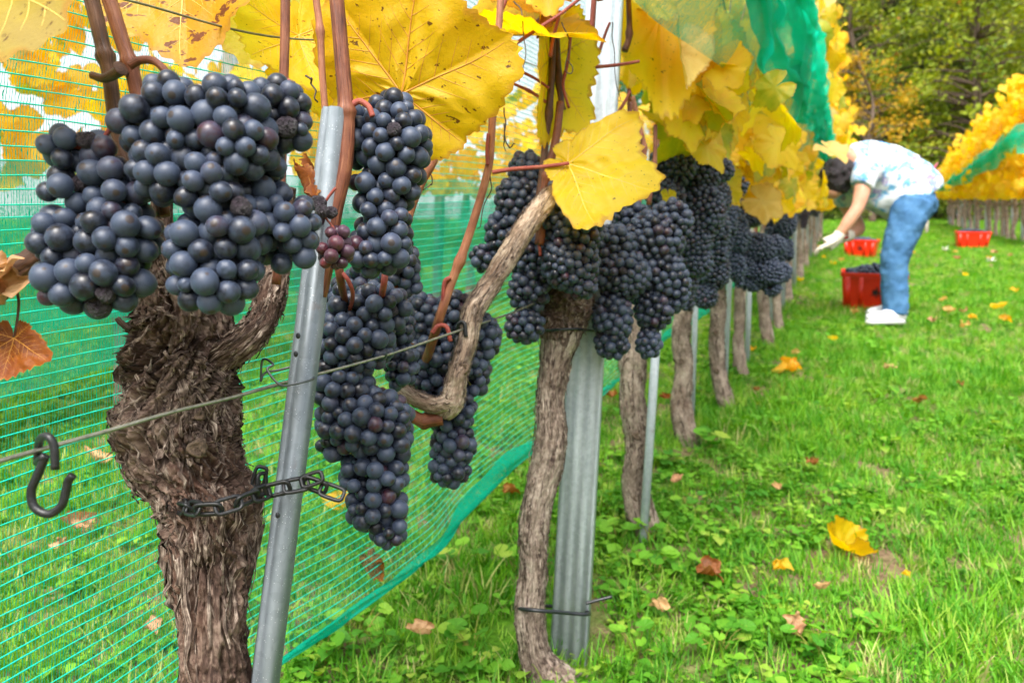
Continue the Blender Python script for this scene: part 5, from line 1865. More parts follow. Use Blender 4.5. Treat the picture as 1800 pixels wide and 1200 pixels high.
bunch('small grape bunch low between the fourth and fifth stakes', [(1252, 478, 32, 34), (1240, 520, 22, 24)], 1.98, 10.5, 117, stem=[(1250, 440)])
bunch('grape bunch high on the fifth vine under yellow leaves', [(1275, 390, 24, 44), (1268, 430, 20, 26)], 2.3, 9, 118, single=False, stem=[(1278, 350)])
bunch('wide grape bunch in front of the sixth stake', [(1330, 438, 42, 34), (1346, 482, 40, 32), (1308, 468, 26, 34)], 2.6, 8.5, 119, single=False, stem=[(1330, 400)])
bunch('grape bunch above the wide one near the picker', [(1320, 378, 30, 26), (1345, 350, 16, 30), (1300, 400, 20, 24)], 2.9, 8, 120, single=False, stem=[(1330, 340)])
bunch('grape bunch at the seventh vine beside the grooved post', [(1376, 392, 27, 36), (1368, 440, 22, 30)], 3.5, 7, 121, single=False, stem=[(1380, 360)])
bunch('dark grape bunch high behind the broad bunch', [(1228, 268, 20, 22), (1300, 330, 16, 22)], 2.1, 10, 122, single=False, stem=[(1240, 240)])
bunch('grape bunch squeezed between the wide post and the third vine', [(1112, 395, 40, 40), (1122, 445, 38, 42), (1118, 500, 28, 34)], 1.27, 17, 130, stem=[(1115, 350)])
bunch('slim grape bunch hanging beside the fourth trunk', [(1200, 440, 28, 42), (1205, 492, 22, 34), (1206, 530, 15, 20)], 1.75, 12, 131, stem=[(1200, 400)])
bunch('slim grape bunch right of the winged bunch', [(1256, 350, 28, 40), (1258, 405, 25, 40), (1262, 448, 18, 24)], 1.95, 10.8, 132, stem=[(1258, 310)])
bunch('slim grape bunch between the fifth and sixth stakes', [(1296, 420, 22, 34), (1296, 470, 18, 32)], 2.45, 8.8, 133, single=False, stem=[(1296, 380)])
rng = np.random.default_rng(33)
for k in range(9, NV):
    Y = VY[k]
    for q in range(2):
        y = Y + rng.uniform(-.2, .2)
        p = net_point(y, rng.uniform(.55, .72), rng.uniform(-.02, .12))
        px, py = 900 + p[0] / y * FPX, 600 - (p[2] - CZ) / y * FPX
        s = .05 / y * FPX
        bunch('%s grape bunch of the %s vine far up the middle row' % (('lower', 'upper')[q], ORD[k - 1]), [(px, py, s, s), (px, py + s * 1.2, s * .8, s)], y, .017 / y * FPX, 500 + k * 2 + q, single=False, group='far grape bunches of the middle row')

# ------------------------------------------------------------------ clip, chain, hooks and ties
def ring_path(pts, closed=False, n=60):
    return spline(pts, n)


cl = thing('wire_clip', 'bent spring wire clip holding the wire on the short post', 'clip', W(490, 660, .56))
v, f, uv = tube(spline(P3([(458, 670, .012), (462, 632, .01), (480, 640, .0), (470, 650, -.004), (492, 676, -.012), (515, 675, -.014), (545, 668, -.006), (552, 664, .006), (540, 655, .02)], .565), 90), .0009, 8)
obj('clip_loop', v, f, M['clip'], cl, True, uv)
v, f, uv = tube(spline(P3([(458, 670, .012), (466, 655, .013), (490, 650, .016), (530, 640, .02)], .565), 40), .0009, 8)
obj('clip_arm', v, f, M['clip'], cl, True, uv)


def hook(label, pts, Y, w, parts=(), name='plastic_hook'):
    t = thing(name, label, 'hook', W(pts[0][0], pts[0][1], Y))
    v, f, uv = tube(spline(P3(pts, Y), 60), px_r(w, Y), 12)
    obj('hook_bend', v, f, M['black'], t, True, uv)
    for nm, pp, ww in parts:
        v, f, uv = tube(spline(P3(pp, Y), 30), px_r(ww, Y), 10)
        obj(nm, v, f, M['black'], t, True, uv)
    return t


YH = .402
hook('black plastic hook clipped on the thick wire at left', [(80, 800), (66, 835), (55, 862), (60, 890), (85, 903), (108, 888), (116, 862), (120, 845), (128, 835)], YH, 15,
     [('clip_jaw', [(66, 812, .006), (68, 780, .002), (74, 768, -.006), (86, 768, -.010), (95, 785, -.010), (97, 825, -.010)], 14), ('clip_back', [(66, 812, .006), (74, 806, 0), (80, 800, 0)], 15)])
YK = .862
hook('small black hook hanging the bowed arm from the wire', [(800, 608), (796, 630), (802, 645), (812, 640)], YK, 7,
     [('clip_jaw', [(806, 590, .004), (806, 570, -.004), (816, 568, -.008), (819, 592, -.008)], 7), ('clip_back', [(806, 590, .004), (802, 598, 0), (800, 608, 0)], 7)])
hook('black hook half hidden behind the bowed arm', [(835, 590), (830, 610), (826, 622)], .89, 9)


def chain_link(c, d, nrm, l, w, r):
    d = unit(d)
    z = unit(np.asarray(nrm) - d * np.dot(nrm, d))
    y = np.cross(z, d)
    q = []
    for a in np.linspace(0, 2 * np.pi, 40, endpoint=False):
        ca, sa = math.cos(a), math.sin(a)
        k = 4.5
        x = np.sign(ca) * abs(ca) ** (2 / k) * l
        yy = np.sign(sa) * abs(sa) ** (2 / k) * w
        q.append(c + d * x + y * yy)
    q = np.array(q + [q[0]])
    t = np.gradient(q, axis=0)
    t /= np.linalg.norm(t, axis=1, keepdims=True)
    out = np.cross(t, z)
    pr = [(-r, -r * .8), (r, -r * .8), (r, r * .8), (-r, r * .8)]
    v = np.stack([q + out * a + z * b for a, b in pr], 1)[:-1].reshape(-1, 3)
    n = 40
    i = np.arange(n)[:, None] * 4
    i2 = (np.arange(n)[:, None] + 1) % n * 4
    j = np.arange(4)[None, :]
    j2 = (j + 1) % 4
    f = np.stack([i + j, i + j2, i2 + j2, i2 + j], -1).reshape(-1, 4)
    return v, f


ch = thing('chain_tie', 'black plastic chain tying the gnarled trunk to the short post', 'chain', W(370, 890, .49))
cp = [(286, 872, .03), (296, 884, .0), (335, 892, -.05), (372, 894, -.058), (412, 884, -.052), (445, 872, -.04), (475, 862, -.025), (512, 854, -.024), (545, 850, -.02), (572, 860, -.02), (606, 872, -.02)]
cpath = spline(P3([(a, b, c_) for a, b, c_ in cp], .57), 400)
ln = np.concatenate([[0], np.cumsum(np.linalg.norm(np.diff(cpath, axis=0), axis=1))])
step = .0138
nl_ = int(ln[-1] / step)
for k in range(nl_):
    s = (k + .5) * step
    i = min(398, int(np.searchsorted(ln, s)))
    c = cpath[i]
    d = cpath[min(399, i + 4)] - cpath[max(0, i - 4)]
    tr = W(366, 890, .57)
    outw = unit((c - tr) * [1, 1, 0]) if i < 230 else np.array([0, -1, 0.2])
    up = np.array([0, 0, 1.0])
    tl = (.35 if k % 2 else -.55)
    nrm = outw * math.cos(tl) + up * math.sin(tl)
    v, f = chain_link(c, d, nrm, .0088, .0048, .0013)
    obj('link', v, f, M['black'], ch, False)
for c, d, n_ in ((W(548, 842, .548), (1, 0, .35), (0, -1, .3)), (W(456, 838, .57), (0.3, 0, 1), (.3, -1, 0)), (W(460, 850, .565), (0, 0, 1), (1, -.5, 0))):
    v, f = chain_link(np.asarray(c), d, n_, .0080, .0042, .0013)
    obj('link', v, f, M['black'], ch, False)

ti = thing('cable_tie', 'thin black tie round the second trunk and wide post', 'tie', W(970, 1075, 1.1))
v, f, uv = tube(spline(P3([(906, 1066, .04), (908, 1068, -.0), (930, 1071, -.032), (965, 1074, -.03), (1000, 1077, -.0), (1030, 1079, .01), (1034, 1076, .04), (1000, 1068, .09), (950, 1064, .09), (910, 1065, .06)], Y2), 90), px_r(7, 1.1), 8)
obj('tie_loop', v, f, M['tie'], ti, True, uv)
v, f, uv = tube(spline(P3([(1030, 1060, .02), (1048, 1055, .02), (1076, 1048, .02)], Y2), 20), px_r(6, 1.1), 8)
obj('tie_tail', v, f, M['tie'], ti, True, uv)
t2 = thing('cable_tie', 'dark tie below the shaggy head of the second vine', 'tie', W(990, 580, 1.1))
v, f, uv = tube(spline(P3([(950, 576, .02), (958, 580, -.02), (985, 579, -.045), (1015, 578, -.03), (1030, 580, .0), (1050, 582, .04)], Y2), 60), px_r(5, 1.1), 8)
obj('tie_loop', v, f, M['tie'], t2, True, uv)

# ------------------------------------------------------------------ harvest crates
M['crate'] = flat('red plastic', (0.70, 0.022, 0.004), 0.35, 0.5, 0, 0.12, 12, 0.03)
M['print'] = flat('black print', (0.02, 0.006, 0.006), 0.6)


def crate(label, px, py, L, D, H, yaw, heap, seed, emblem=True, Yf=None):
    """px, py: middle of the foot of the front wall"""
    g = G(px, py)
    rot = np.array([[math.cos(yaw), -math.sin(yaw), 0], [math.sin(yaw), math.cos(yaw), 0], [0, 0, 1]])
    tilt = math.atan(SLOPE)
    rx = np.array([[1, 0, 0], [0, math.cos(tilt), -math.sin(tilt)], [0, math.sin(tilt), math.cos(tilt)]])
    def T(v):
        return (np.asarray(v, float) @ rot.T) @ rx.T + g
    t = thing('harvest_crate', label, 'crate', g, 'red harvest crates')
    # wall loops: bottom outer, top outer, rim out, rim up, rim in, inner top, inner bottom
    def rect(l, d, z, r=.02, n=5):
        q = []
        for cx, cy, a0 in ((l / 2 - r, d / 2 - r, 0), (-l / 2 + r, d / 2 - r, 90), (-l / 2 + r, -d / 2 + r, 180), (l / 2 - r, -d / 2 + r, 270)):
            for k in range(n):
                a = R(a0 + 90 * k / (n - 1))
                q.append((cx + r * math.cos(a), cy + r * math.sin(a) + D / 2, z))
        return np.array(q)
    s = .84
    loops = [rect(L * s * .98, D * s * .97, 0), rect(L * s, D * s, .012), rect(L * .95, D * .95, H - .03), rect(L, D, H - .028), rect(L * 1.0, D, H - .002), rect(L * .985, D * .98, H), rect(L * .93, D * .91, H - .004), rect(L * s * .96, D * s * .95, .012), rect(L * .4, D * .4, .010)]
    m = len(loops[0])
    v = np.concatenate(loops)
    obj('tub', T(v), [grid_faces(len(loops), m)], M['crate'], t, True).data.polygons.foreach_set('use_smooth', np.zeros((len(loops) - 1) * m, bool))
    for k, fx in enumerate((-.42, -.2, .2, .42)):
        b0, b1 = -D * s * .5 + D / 2, -D * .475 + D / 2
        w = .018 if abs(fx) > .3 else .012
        q = np.array([[fx * L * s - w, b0 - .010, .015], [fx * L * s + w, b0 - .010, .015], [fx * L * .95 + w, b1 - .012, H - .03], [fx * L * .95 - w, b1 - .012, H - .03],
                      [fx * L * s - w, b0 + .01, .015], [fx * L * s + w, b0 + .01, .015], [fx * L * .95 + w, b1 + .01, H - .03], [fx * L * .95 - w, b1 + .01, H - .03]])
        obj('rib', T(q), np.array([[0, 1, 2, 3], [4, 7, 6, 5], [0, 4, 5, 1], [3, 2, 6, 7], [0, 3, 7, 4], [1, 5, 6, 2]]), M['crate'], t, False)
    if emblem:
        rng = np.random.default_rng(seed)
        mb = MB()
        zc, xc = H * .52, L * .04
        slope_y = (D * .475 - D * s * .5) / H
        for k in range(26):
            a = rng.uniform(0, 6.283)
            r0 = rng.uniform(.0, .026)
            c = np.array([xc + r0 * math.cos(a), 0, zc + r0 * 1.15 * math.sin(a)])
            a2 = a + rng.normal(0, .7)
            l, w = rng.uniform(.008, .02), rng.uniform(.002, .0045)
            dx, dz = math.cos(a2), math.sin(a2)
            q = np.array([[c[0] - dx * l - dz * w * .3, 0, c[2] - dz * l], [c[0] - dz * w, 0, c[2] + dx * w], [c[0] + dx * l, 0, c[2] + dz * l], [c[0] + dz * w, 0, c[2] - dx * w]])
            q[:, 1] = -D * s * .5 + D / 2 - slope_y * q[:, 2] - .004 - k * .00005
            mb.add(T(q), np.array([[0, 1, 2, 3]]))
        mb.build('emblem', M['print'], t, False)
    rng = np.random.default_rng(seed + 5)
    n = 260
    x = rng.uniform(-.46, .46, n) * L * .9
    y = rng.uniform(-.46, .46, n) * D * .88 + D / 2
    e = 1 - (np.abs(x) / (L * .45)) ** 2 * .7 - (np.abs(y - D / 2) / (D * .45)) ** 2 * .3
    z = H - .045 + heap * np.maximum(0, e) + rng.normal(0, .008, n)
    v0, f0 = GR_LOW
    P = T(np.stack([x, y, z], -1))
    v = (P[:, None, :] + v0[None] * .0135).reshape(-1, 3)
    f = (np.arange(n)[:, None, None] * len(v0) + f0[None]).reshape(-1, 3)
    xs, ys = np.meshgrid(np.linspace(-.46, .46, 12), np.linspace(-.46, .46, 8), indexing='ij')
    es = 1 - (np.abs(xs) / .5) ** 2 * .7 - (np.abs(ys) / .5) ** 2 * .3
    b = T(np.stack([xs * L * .95, ys * D * .93 + D / 2, H - .055 + heap * np.maximum(0, es)], -1).reshape(-1, 3))
    f2 = grid_faces(12, 8, False)
    o = obj('grape_heap', np.vstack([v, b]), [f, f2 + len(v)], M['grape_far'])
    tag(o, 'heap of picked dark grapes in ' + label, 'grapes', 'grapes heaped in the crates', 'stuff')
    return t


crate('the red crate behind the legs of the picker', 1531, 551, .40, .30, .26, -.42, .07, 3)
crate('the red crate below the right glove of the picker', 1508, 452, .40, .30, .22, -.62, .06, 13)
crate('the red crate in front of the right vine row', 1710, 437, .46, .32, .25, -.40, .07, 23, emblem=False)
crate('the red crate cut by the right edge', 1856, 452, .42, .30, .22, -.35, .04, 33, emblem=False)

# ------------------------------------------------------------------ the picker
YP = 4.36
SP = YP / FPX


def ell(c, r, axis_=None, nu=20, nv=14):
    v, f = ico(3)
    return np.asarray(c) + v * np.asarray(r), f


def limb(pts, rad, sides=16, n=40):
    """rounded closed tube with varying, possibly elliptic radius"""
    p = spline(pts, n)
    r = spline(np.asarray(rad, float).reshape(len(pts), -1), n)
    v, f, uv = tube(p, 1.0, sides)
    if r.shape[1] == 1:
        r = np.repeat(r, 2, 1)
    _, N, B = frames(p)
    a = np.linspace(0, 2 * np.pi, sides, endpoint=False)
    g = p[:, None, :] + (r[:, :1] * np.cos(a))[..., None] * N[:, None, :] + (r[:, 1:] * np.sin(a))[..., None] * B[:, None, :]
    v[:n * sides] = g.reshape(-1, 3)
    return v, f


def remeshed(name, pieces, mat, parent, voxel, smooth=4, fold=0.0, fscale=.1):
    mb = MB()
    for v, f in pieces:
        mb.add(v, f)
    o = mb.build(name, mat, parent)
    m = o.modifiers.new('remesh', 'REMESH')
    m.mode = 'VOXEL'
    m.voxel_size = voxel
    m.use_smooth_shade = True
    s = o.modifiers.new('smooth', 'SMOOTH')
    s.iterations = smooth
    s.factor = .5
    if fold:
        tx = bpy.data.textures.new(name + ' folds', 'CLOUDS')
        tx.noise_scale = fscale
        tx.noise_depth = 2
        d = o.modifiers.new('folds', 'DISPLACE')
        d.texture = tx
        d.texture_coords = 'GLOBAL'
        d.strength = fold
        d.mid_level = .5
    return o


def m_skin():
    t = NT('skin')
    n = t.noise(t.coord('Object'), 30, 3)
    b = t.bsdf(Base_Color=t.ramp(n, [(.3, (.52, .25, .16)), (.7, (.62, .32, .22))]), Roughness=.5)
    b.inputs['Subsurface Weight'].default_value = .08
    return t.done(b)


def m_shirt():
    t = NT('floral shirt cloth')
    oc = t.coord('Object')
    w = t.n('ShaderNodeTexNoise', i={'Vector': oc, 'Scale': 9.0}).outputs[1]
    v = t.n('ShaderNodeVectorMath', operation='ADD', i={0: oc, 1: t.n('ShaderNodeVectorMath', operation='SCALE', i={0: w, 3: .08}).outputs[0]}).outputs[0]
    blot = t.math('MULTIPLY', t.ramp(t.noise(v, 15, 2, .5), [(.47, 0.0), (.54, 1.0)]), t.ramp(t.noise(v, 45, 2, .5), [(.36, 0.0), (.5, 1.0)]))
    hue = t.ramp(t.noise(v, 11, 2), [(.4, (.07, .25, .55)), (.5, (.14, .42, .62)), (.62, (.26, .20, .42))])
    col = t.mix(t.math('MULTIPLY', blot, .95), (.60, .62, .66), hue)
    return t.done(t.bsdf(Base_Color=col, Roughness=.85, Specular_IOR_Level=.2, Normal=t.bump(t.noise(oc, 22, 4), .3, .01)))


def m_denim():
    t = NT('denim')
    oc = t.coord('Object')
    n = t.noise(oc, 9, 4, .6)
    f = t.noise(t.mapping(oc, (500, 500, 120)), 1, 2)
    x = t.math('ADD', t.math('MULTIPLY', n, .75), t.math('MULTIPLY', f, .25))
    col = t.ramp(x, [(.3, (.028, .085, .19)), (.5, (.055, .15, .30)), (.7, (.095, .22, .40))])
    return t.done(t.bsdf(Base_Color=col, Roughness=.85, Specular_IOR_Level=.2, Normal=t.bump(t.math('ADD', f, t.noise(oc, 40, 3)), .35, .006)))


def m_hair():
    t = NT('dark curly hair')
    oc = t.coord('Object')
    n = t.noise(oc, 60, 4, .6, 1.0)
    return t.done(t.bsdf(Base_Color=t.ramp(n, [(.3, (.008, .006, .009)), (.7, (.035, .022, .026))]), Roughness=.5, Normal=t.bump(n, 1.0, .02)))


M['skin'], M['shirt'], M['denim'], M['hair'] = m_skin(), m_shirt(), m_denim(), m_hair()
M['glove'] = flat('cotton glove', (.62, .56, .49), .9, .2, 0, .15, 90, .4)
M['shoe'] = flat('white shoe', (.58, .59, .62), .55, .4, 0, .08, 60, .2)
M['sole'] = flat('shoe sole', (.62, .62, .62), .7, .3)
M['lace'] = flat('shoe lace', (.5, .56, .62), .8)
M['shear'] = flat('red shears', (.30, .015, .01), .4)
M['steel'] = flat('steel', (.3, .3, .3), .3, .5, .9)

pk = thing('person', 'person bending forward in floral shirt, jeans and white gloves, picking grapes', 'person', G(1555, 580))


def Q(px, py, d=0.0):
    """a point of the figure: photo pixel, d metres nearer (negative) or farther than its middle plane"""
    return W(px, py, YP) + np.array([0, d, 0])


# body under the clothes: one surface from head to ankles
body = [
    limb([Q(1600, 362), Q(1585, 330), Q(1550, 303), Q(1515, 302), Q(1496, 310)], [(.12, .13), (.12, .13), (.12, .15), (.12, .16), (.08, .12)]),
    limb([Q(1500, 308), Q(1488, 308), Q(1478, 308)], [.055, .052, .055]),
    (ell(Q(1472, 314), (.078, .070, .10))),
    (ell(Q(1464, 334), (.048, .052, .055))),
    (ell(Q(1451, 326), (.014, .013, .02))),                                     # nose
    limb([Q(1500, 316, -.16), Q(1490, 340, -.19), Q(1480, 374, -.20), Q(1466, 398, -.19), Q(1450, 424, -.17)], [.052, .048, .038, .036, .027], 14),
    limb([Q(1505, 320, .16), Q(1515, 350, .20), Q(1532, 392, .16), Q(1515, 405, .12), Q(1500, 412, .08)], [.052, .046, .038, .034, .027], 14),
    limb([Q(1588, 365, -.09), Q(1572, 415, -.10), Q(1556, 462, -.10), Q(1560, 510, -.09), Q(1562, 556, -.09)], [.085, .075, .055, .05, .035]),
    limb([Q(1605, 365, .09), Q(1598, 415, .10), Q(1588, 460, .10), Q(1585, 505, .10), Q(1585, 545, .10)], [.085, .075, .055, .05, .035]),
]
ob = remeshed('body', body, M['skin'], pk, .012, 3)
remeshed('shirt', [
    limb([Q(1612, 352), Q(1600, 335), Q(1578, 317), Q(1548, 305), Q(1518, 303), Q(1498, 306), Q(1489, 307)], [(.150, .165), (.160, .175), (.150, .170), (.145, .18), (.135, .185), (.105, .15), (.07, .085)], 24),
    limb([Q(1598, 352), Q(1568, 345), Q(1550, 355), Q(1540, 372)], [(.10, .15), (.13, .15), (.10, .145), (.045, .13)], 20),
    limb([Q(1512, 306, -.13), Q(1496, 320, -.17), Q(1489, 336, -.19), Q(1486, 341, -.195)], [.085, .075, .066, .066], 18),
    limb([Q(1515, 308, .13), Q(1512, 330, .18), Q(1516, 350, .20)], [.085, .075, .066], 18),
], M['shirt'], pk, .013, 3, .020, .07)
remeshed('jeans', [
    (ell(Q(1598, 362), (.145, .165, .12))),
    limb([Q(1590, 362, -.08), Q(1578, 395, -.095), Q(1566, 425, -.10), Q(1556, 462, -.10), Q(1558, 505, -.095), Q(1560, 540, -.09), Q(1560, 556, -.09)], [.114, .098, .086, .074, .070, .067, .066], 22),
    limb([Q(1610, 362, .08), Q(1606, 395, .095), Q(1598, 425, .10), Q(1588, 462, .10), Q(1585, 505, .10), Q(1585, 530, .10), Q(1585, 548, .10)], [.114, .098, .084, .071, .067, .064, .062], 22),
], M['denim'], pk, .009, 2, .022, .05)
rng = np.random.default_rng(8)
hair = [ell(Q(1474, 306), (.088, .095, .092)), ell(Q(1468, 320), (.075, .088, .08)), ell(Q(1484, 296), (.065, .08, .055)), ell(Q(1490, 303), (.06, .075, .06))]
for _ in range(70):
    u = unit(rng.normal(size=3) + np.array([.1, -.3, .2]))
    c = Q(1473, 309) + u * np.array([.088, .095, .098])
    hair.append(ell(c, np.full(3, rng.uniform(.014, .026))))
remeshed('hair', hair, M['hair'], pk, .007, 1)
# face pieces on the hidden front of the head
for d in (-.03, .03):
    v, f = ell(Q(1450, 318, d), (.010, .012, .012))
    obj('eye', v, f, flat('eye', (.6, .58, .55), .2), pk)
v, f = limb([Q(1450, 345, -.022), Q(1448, 346, 0), Q(1450, 345, .022)], [.004, .006, .004], 8, 12)
obj('mouth', v, f, flat('lips', (.42, .12, .1), .5), pk)
for d in (-.08, .08):
    v, f = ell(Q(1478, 316, d), (.02, .008, .03))
    obj('ear', v, f, M['skin'], pk)


def glove(wrist, palm, dirs, thumb, cuff, mat=M['glove']):
    ps = [limb([cuff, wrist, (wrist + palm) / 2, palm], [(.034, .034), (.030, .032), (.024, .040), (.022, .044)], 14, 24)]
    for base, mid, tip, r in dirs:
        ps.append(limb([base, mid, tip], [r, r * .95, r * .75], 10, 14))
    ps.append(limb(thumb, [.014, .0125, .010], 10, 14))
    return remeshed('glove', ps, mat, pk, .0045, 2)


wr, pl = Q(1448, 426, -.17), Q(1432, 437, -.165)
fi = []
for k, (dz, ln_, cu) in enumerate([(-.040, .95, .0), (-.014, 1.05, .02), (.012, 1.0, .03), (.036, .8, .04)]):
    b = pl + np.array([-.01, dz, -.004])
    md = b + np.array([-.032 * ln_, dz * .1, -.012 - cu * .3])
    fi.append((b, md, md + np.array([-.016 * ln_, 0, -.018 - cu * .3]), .0135))
glove(wr, pl, fi, [wr + np.array([-.02, -.03, -.012]), wr + np.array([-.05, -.045, -.035]), wr + np.array([-.07, -.03, -.055])], Q(1454, 418, -.17))
wr2, pl2 = Q(1502, 411, .08), Q(1489, 412, .06)
fi = []
for k, (dz, ln_) in enumerate([(.030, .9), (.010, 1.0), (-.012, 1.0), (-.032, .8)]):
    b = pl2 + np.array([-.012, -.02, dz])
    md = b + np.array([-.034 * ln_, -.012, -.014])
    fi.append((b, md, md + np.array([-.004, .022, -.026 * ln_]), .0105))
glove(wr2, pl2, fi, [wr2 + np.array([-.02, -.03, .012]), wr2 + np.array([-.045, -.05, .016]), wr2 + np.array([-.075, -.045, 0])], Q(1508, 410, .09))
# shears in the far hand
sh = thing('pruning_shears', 'red handled shears in the far glove of the picker', 'shears', pl2)
for s_ in (-1, 1):
    v, f = limb([pl2 + np.array([.02, -.03, .012 * s_]), pl2 + np.array([-.04, -.04, -.012 + .016 * s_]), pl2 + np.array([-.08, -.03, -.05])], [.007, .008, .005], 10, 20)
    obj('handle', v, f, M['shear'], sh)
v, f = limb([pl2 + np.array([-.08, -.03, -.05]), pl2 + np.array([-.10, -.02, -.075]), pl2 + np.array([-.105, -.015, -.10])], [(.008, .003), (.007, .003), (.002, .001)], 10, 14)
obj('blade', v, f, M['steel'], sh)


def shoe(heel, toe, wid):
    d = unit((toe - heel))
    L_ = np.linalg.norm(toe - heel)
    up = np.array([0, 0, 1.0])
    p = lambda s, z: heel + d * L_ * s + up * z
    o = remeshed('shoe', [limb([p(.02, .045), p(.25, .045), p(.6, .036), p(.85, .032), p(1.0, .026)], [(.036, .044), (.045, .048), (.048, .038), (.044, .030), (.020, .018)], 16),
                          limb([p(.06, .05), p(.14, .09), p(.16, .115)], [(.045, .04), (.043, .042), (.040, .042)], 14)], M['shoe'], pk, .007, 3)
    s = []
    a = np.linspace(0, 2 * np.pi, 28, endpoint=False)
    side = np.cross(d, up)
    for z in (-.004, .022):
        for q in a:
            x = .5 + .52 * math.cos(q)
            w = wid * (abs(math.sin(q)) ** .7) * np.sign(math.sin(q)) * (1.05 if x > .5 else .9)
            s.append(heel + d * L_ * x + side * w + up * z)
    s = np.array(s)
    f = [grid_faces(2, 28)]
    j = np.arange(26)
    f.append(np.stack([np.zeros(26, int), j + 2, j + 1], -1))
    f.append(np.stack([np.full(26, 28), 28 + j + 1, 28 + j + 2], -1))
    obj('sole', s, f, M['sole'], o, False)
    for k in range(4):
        c = p(.34 + .09 * k, .083 - .012 * k)
        v, ff = limb([c - side * .03, c + up * .006, c + side * .03], [.0045, .0045, .0045], 6, 10)
        obj('lace', v, ff, M['lace'], o)
    return o


gpt = lambda px, py: Q(px, py)
z_near = float(gz(Q(1550, 580)[0], YP - .09)) + .006
h1 = Q(1574, 574, -.09); h1[2] = z_near + .02
t1 = Q(1506, 580, -.13); t1[2] = z_near + .015
shoe(h1, t1, .048)
z_far = float(gz(Q(1580, 560)[0], YP + .1)) + .006
h2 = Q(1597, 560, .10); h2[2] = z_far + .02
t2_ = Q(1534, 560, .06); t2_[2] = z_far + .015
shoe(h2, t2_, .048)

# ------------------------------------------------------------------ fallen leaves
FL = [  # px, py, photo size, material, label, mesh
    (1488, 962, 92, 'leaf_gold', 'large curled golden leaf standing in the grass at right', 0),
    (1378, 1026, 40, 'leaf_gold', 'small golden leaf lying left of the large curled one', 1),
    (1396, 1134, 54, 'leaf_tan', 'pale pinkish dry leaf lowest in the grass', 2),
    (1238, 1034, 58, 'leaf_brown', 'folded dark brown leaf in the grass right of the post', 3),
    (1150, 1098, 50, 'leaf_tan', 'rolled tan leaf in the grass near the black tie tail', 4),
    (735, 1146, 50, 'leaf_tan', 'crumpled tan leaf left of the second trunk', 5),
    (612, 912, 66, 'leaf_gold', 'yellow and tan leaf behind the net near the chain end', 6),
    (128, 950, 62, 'leaf_tan', 'tan leaf behind the net below the plastic hook', 7),
    (165, 832, 50, 'leaf_tan', 'dry leaf behind the net right of the plastic hook', 0),
    (102, 985, 32, 'leaf_tan', 'small dry leaf behind the net under the tan one', 1),
    (1427, 836, 30, 'leaf_brown', 'small reddish brown leaf in the middle of the grass', 2),
    (1380, 660, 54, 'leaf_gold', 'flat orange yellow leaf beside the vine row', 1),
    (1394, 634, 22, 'leaf_beige', 'tiny pale leaf above the flat orange one', 4),
    (1462, 608, 18, 'leaf_yellow', 'tiny yellow leaf left of the white shoes', 5),
    (1560, 662, 24, 'leaf_tan', 'little tan leaf below the white shoes', 6),
    (1072, 714, 40, 'leaf_brown', 'brown leaf just right of the corrugated post', 7),
    (1450, 1070, 32, 'leaf_tan', 'small tan leaf below the large curled golden one', 0),
    (892, 888, 36, 'leaf_brown', 'brown leaf left of the second trunk at mid height', 3),
    (1620, 722, 26, 'leaf_brown', 'small brown leaf far right in the grass', 2),
    (1690, 690, 18, 'leaf_brown', 'tiny brown leaf near the right edge of the grass', 4),
    (1322, 628, 22, 'leaf_gold', 'tiny orange leaf at the foot of the sixth vine', 5),
    (1168, 716, 22, 'leaf_orange', 'tiny orange leaf between the third and fourth trunks', 6),
    (262, 1135, 40, 'leaf_tan', 'dry leaf behind the net left of the gnarled trunk foot', 3),
    (1330, 700, 16, 'leaf_brown', 'tiny dark leaf beside the fifth vine', 1),
    (1190, 868, 26, 'leaf_tan', 'pale dry leaf right of the third trunk', 7),
    (1125, 930, 34, 'leaf_orange', 'reddish leaf at the foot of the third trunk', 2),
    (1365, 880, 20, 'leaf_tan', 'little curled leaf left of the small reddish brown one', 6),
    (1590, 1040, 18, 'leaf_yellow', 'tiny yellow fleck of leaf at lower right', 3),
]
for k, (px, py, s, mt, lb, mi) in enumerate(FL):
    g = G(px, py)
    size = s / FPX * g[1] * .62
    rr = np.random.default_rng(700 + k)
    if k == 0:
        continue
    a = rr.uniform(0, 6.283)
    up = rr.uniform(.0, .3)
    tipv = unit(np.array([math.cos(a), math.sin(a), up]))
    P = g + np.array([0, 0, .035 + (.02 if k == 0 else 0)]) - tipv * size * .3
    n = unit(np.array([rr.normal(0, .3), -.5 + rr.normal(0, .2), 1.0]))
    o = link('fallen_leaf', DRY[mi])
    o.material_slots[0].link = 'OBJECT'
    o.material_slots[0].material = M[mt]
    set_world(o, basis(P, P + tipv * size, n))
    tag(o, lb, 'leaf', 'fallen leaves in the grass')
lf = Leaf(56, cup=.25, fold=.35, wave=.25, roll=.7, droop=-.5, lobe=1.5, crumple=.06, teeth=26)
v, f, uv, e = lf.geom(14, 120)
Yg_ = gY(968)
m = basis(W(1484, 968, Yg_) + [0, 0, .006], W(1442, 962, Yg_ - .03) + [0, 0, .012], (.15, -.55, .85))
tag(obj('fallen_leaf', apply(m, v), f, M['leaf_gold'], None, True, uv, {'edge': e}), 'large curled golden leaf standing in the grass at right', 'leaf', 'fallen leaves in the grass')
lf = Leaf(55, cup=.3, roll=2.4, wave=.2, crumple=.12, lobe=.4, teeth=24)
v, f, uv, e = lf.geom(10, 80)
m = basis(W(652, 988, 1.08), W(676, 1028, 1.075), (.3, -1, .2))
tag(obj('fallen_leaf', apply(m, v), f, M['leaf_brown'], None, True, uv, {'edge': e}), 'rolled brown leaf caught on the hem of the net', 'leaf', 'fallen leaves in the grass')
rng = np.random.default_rng(44)
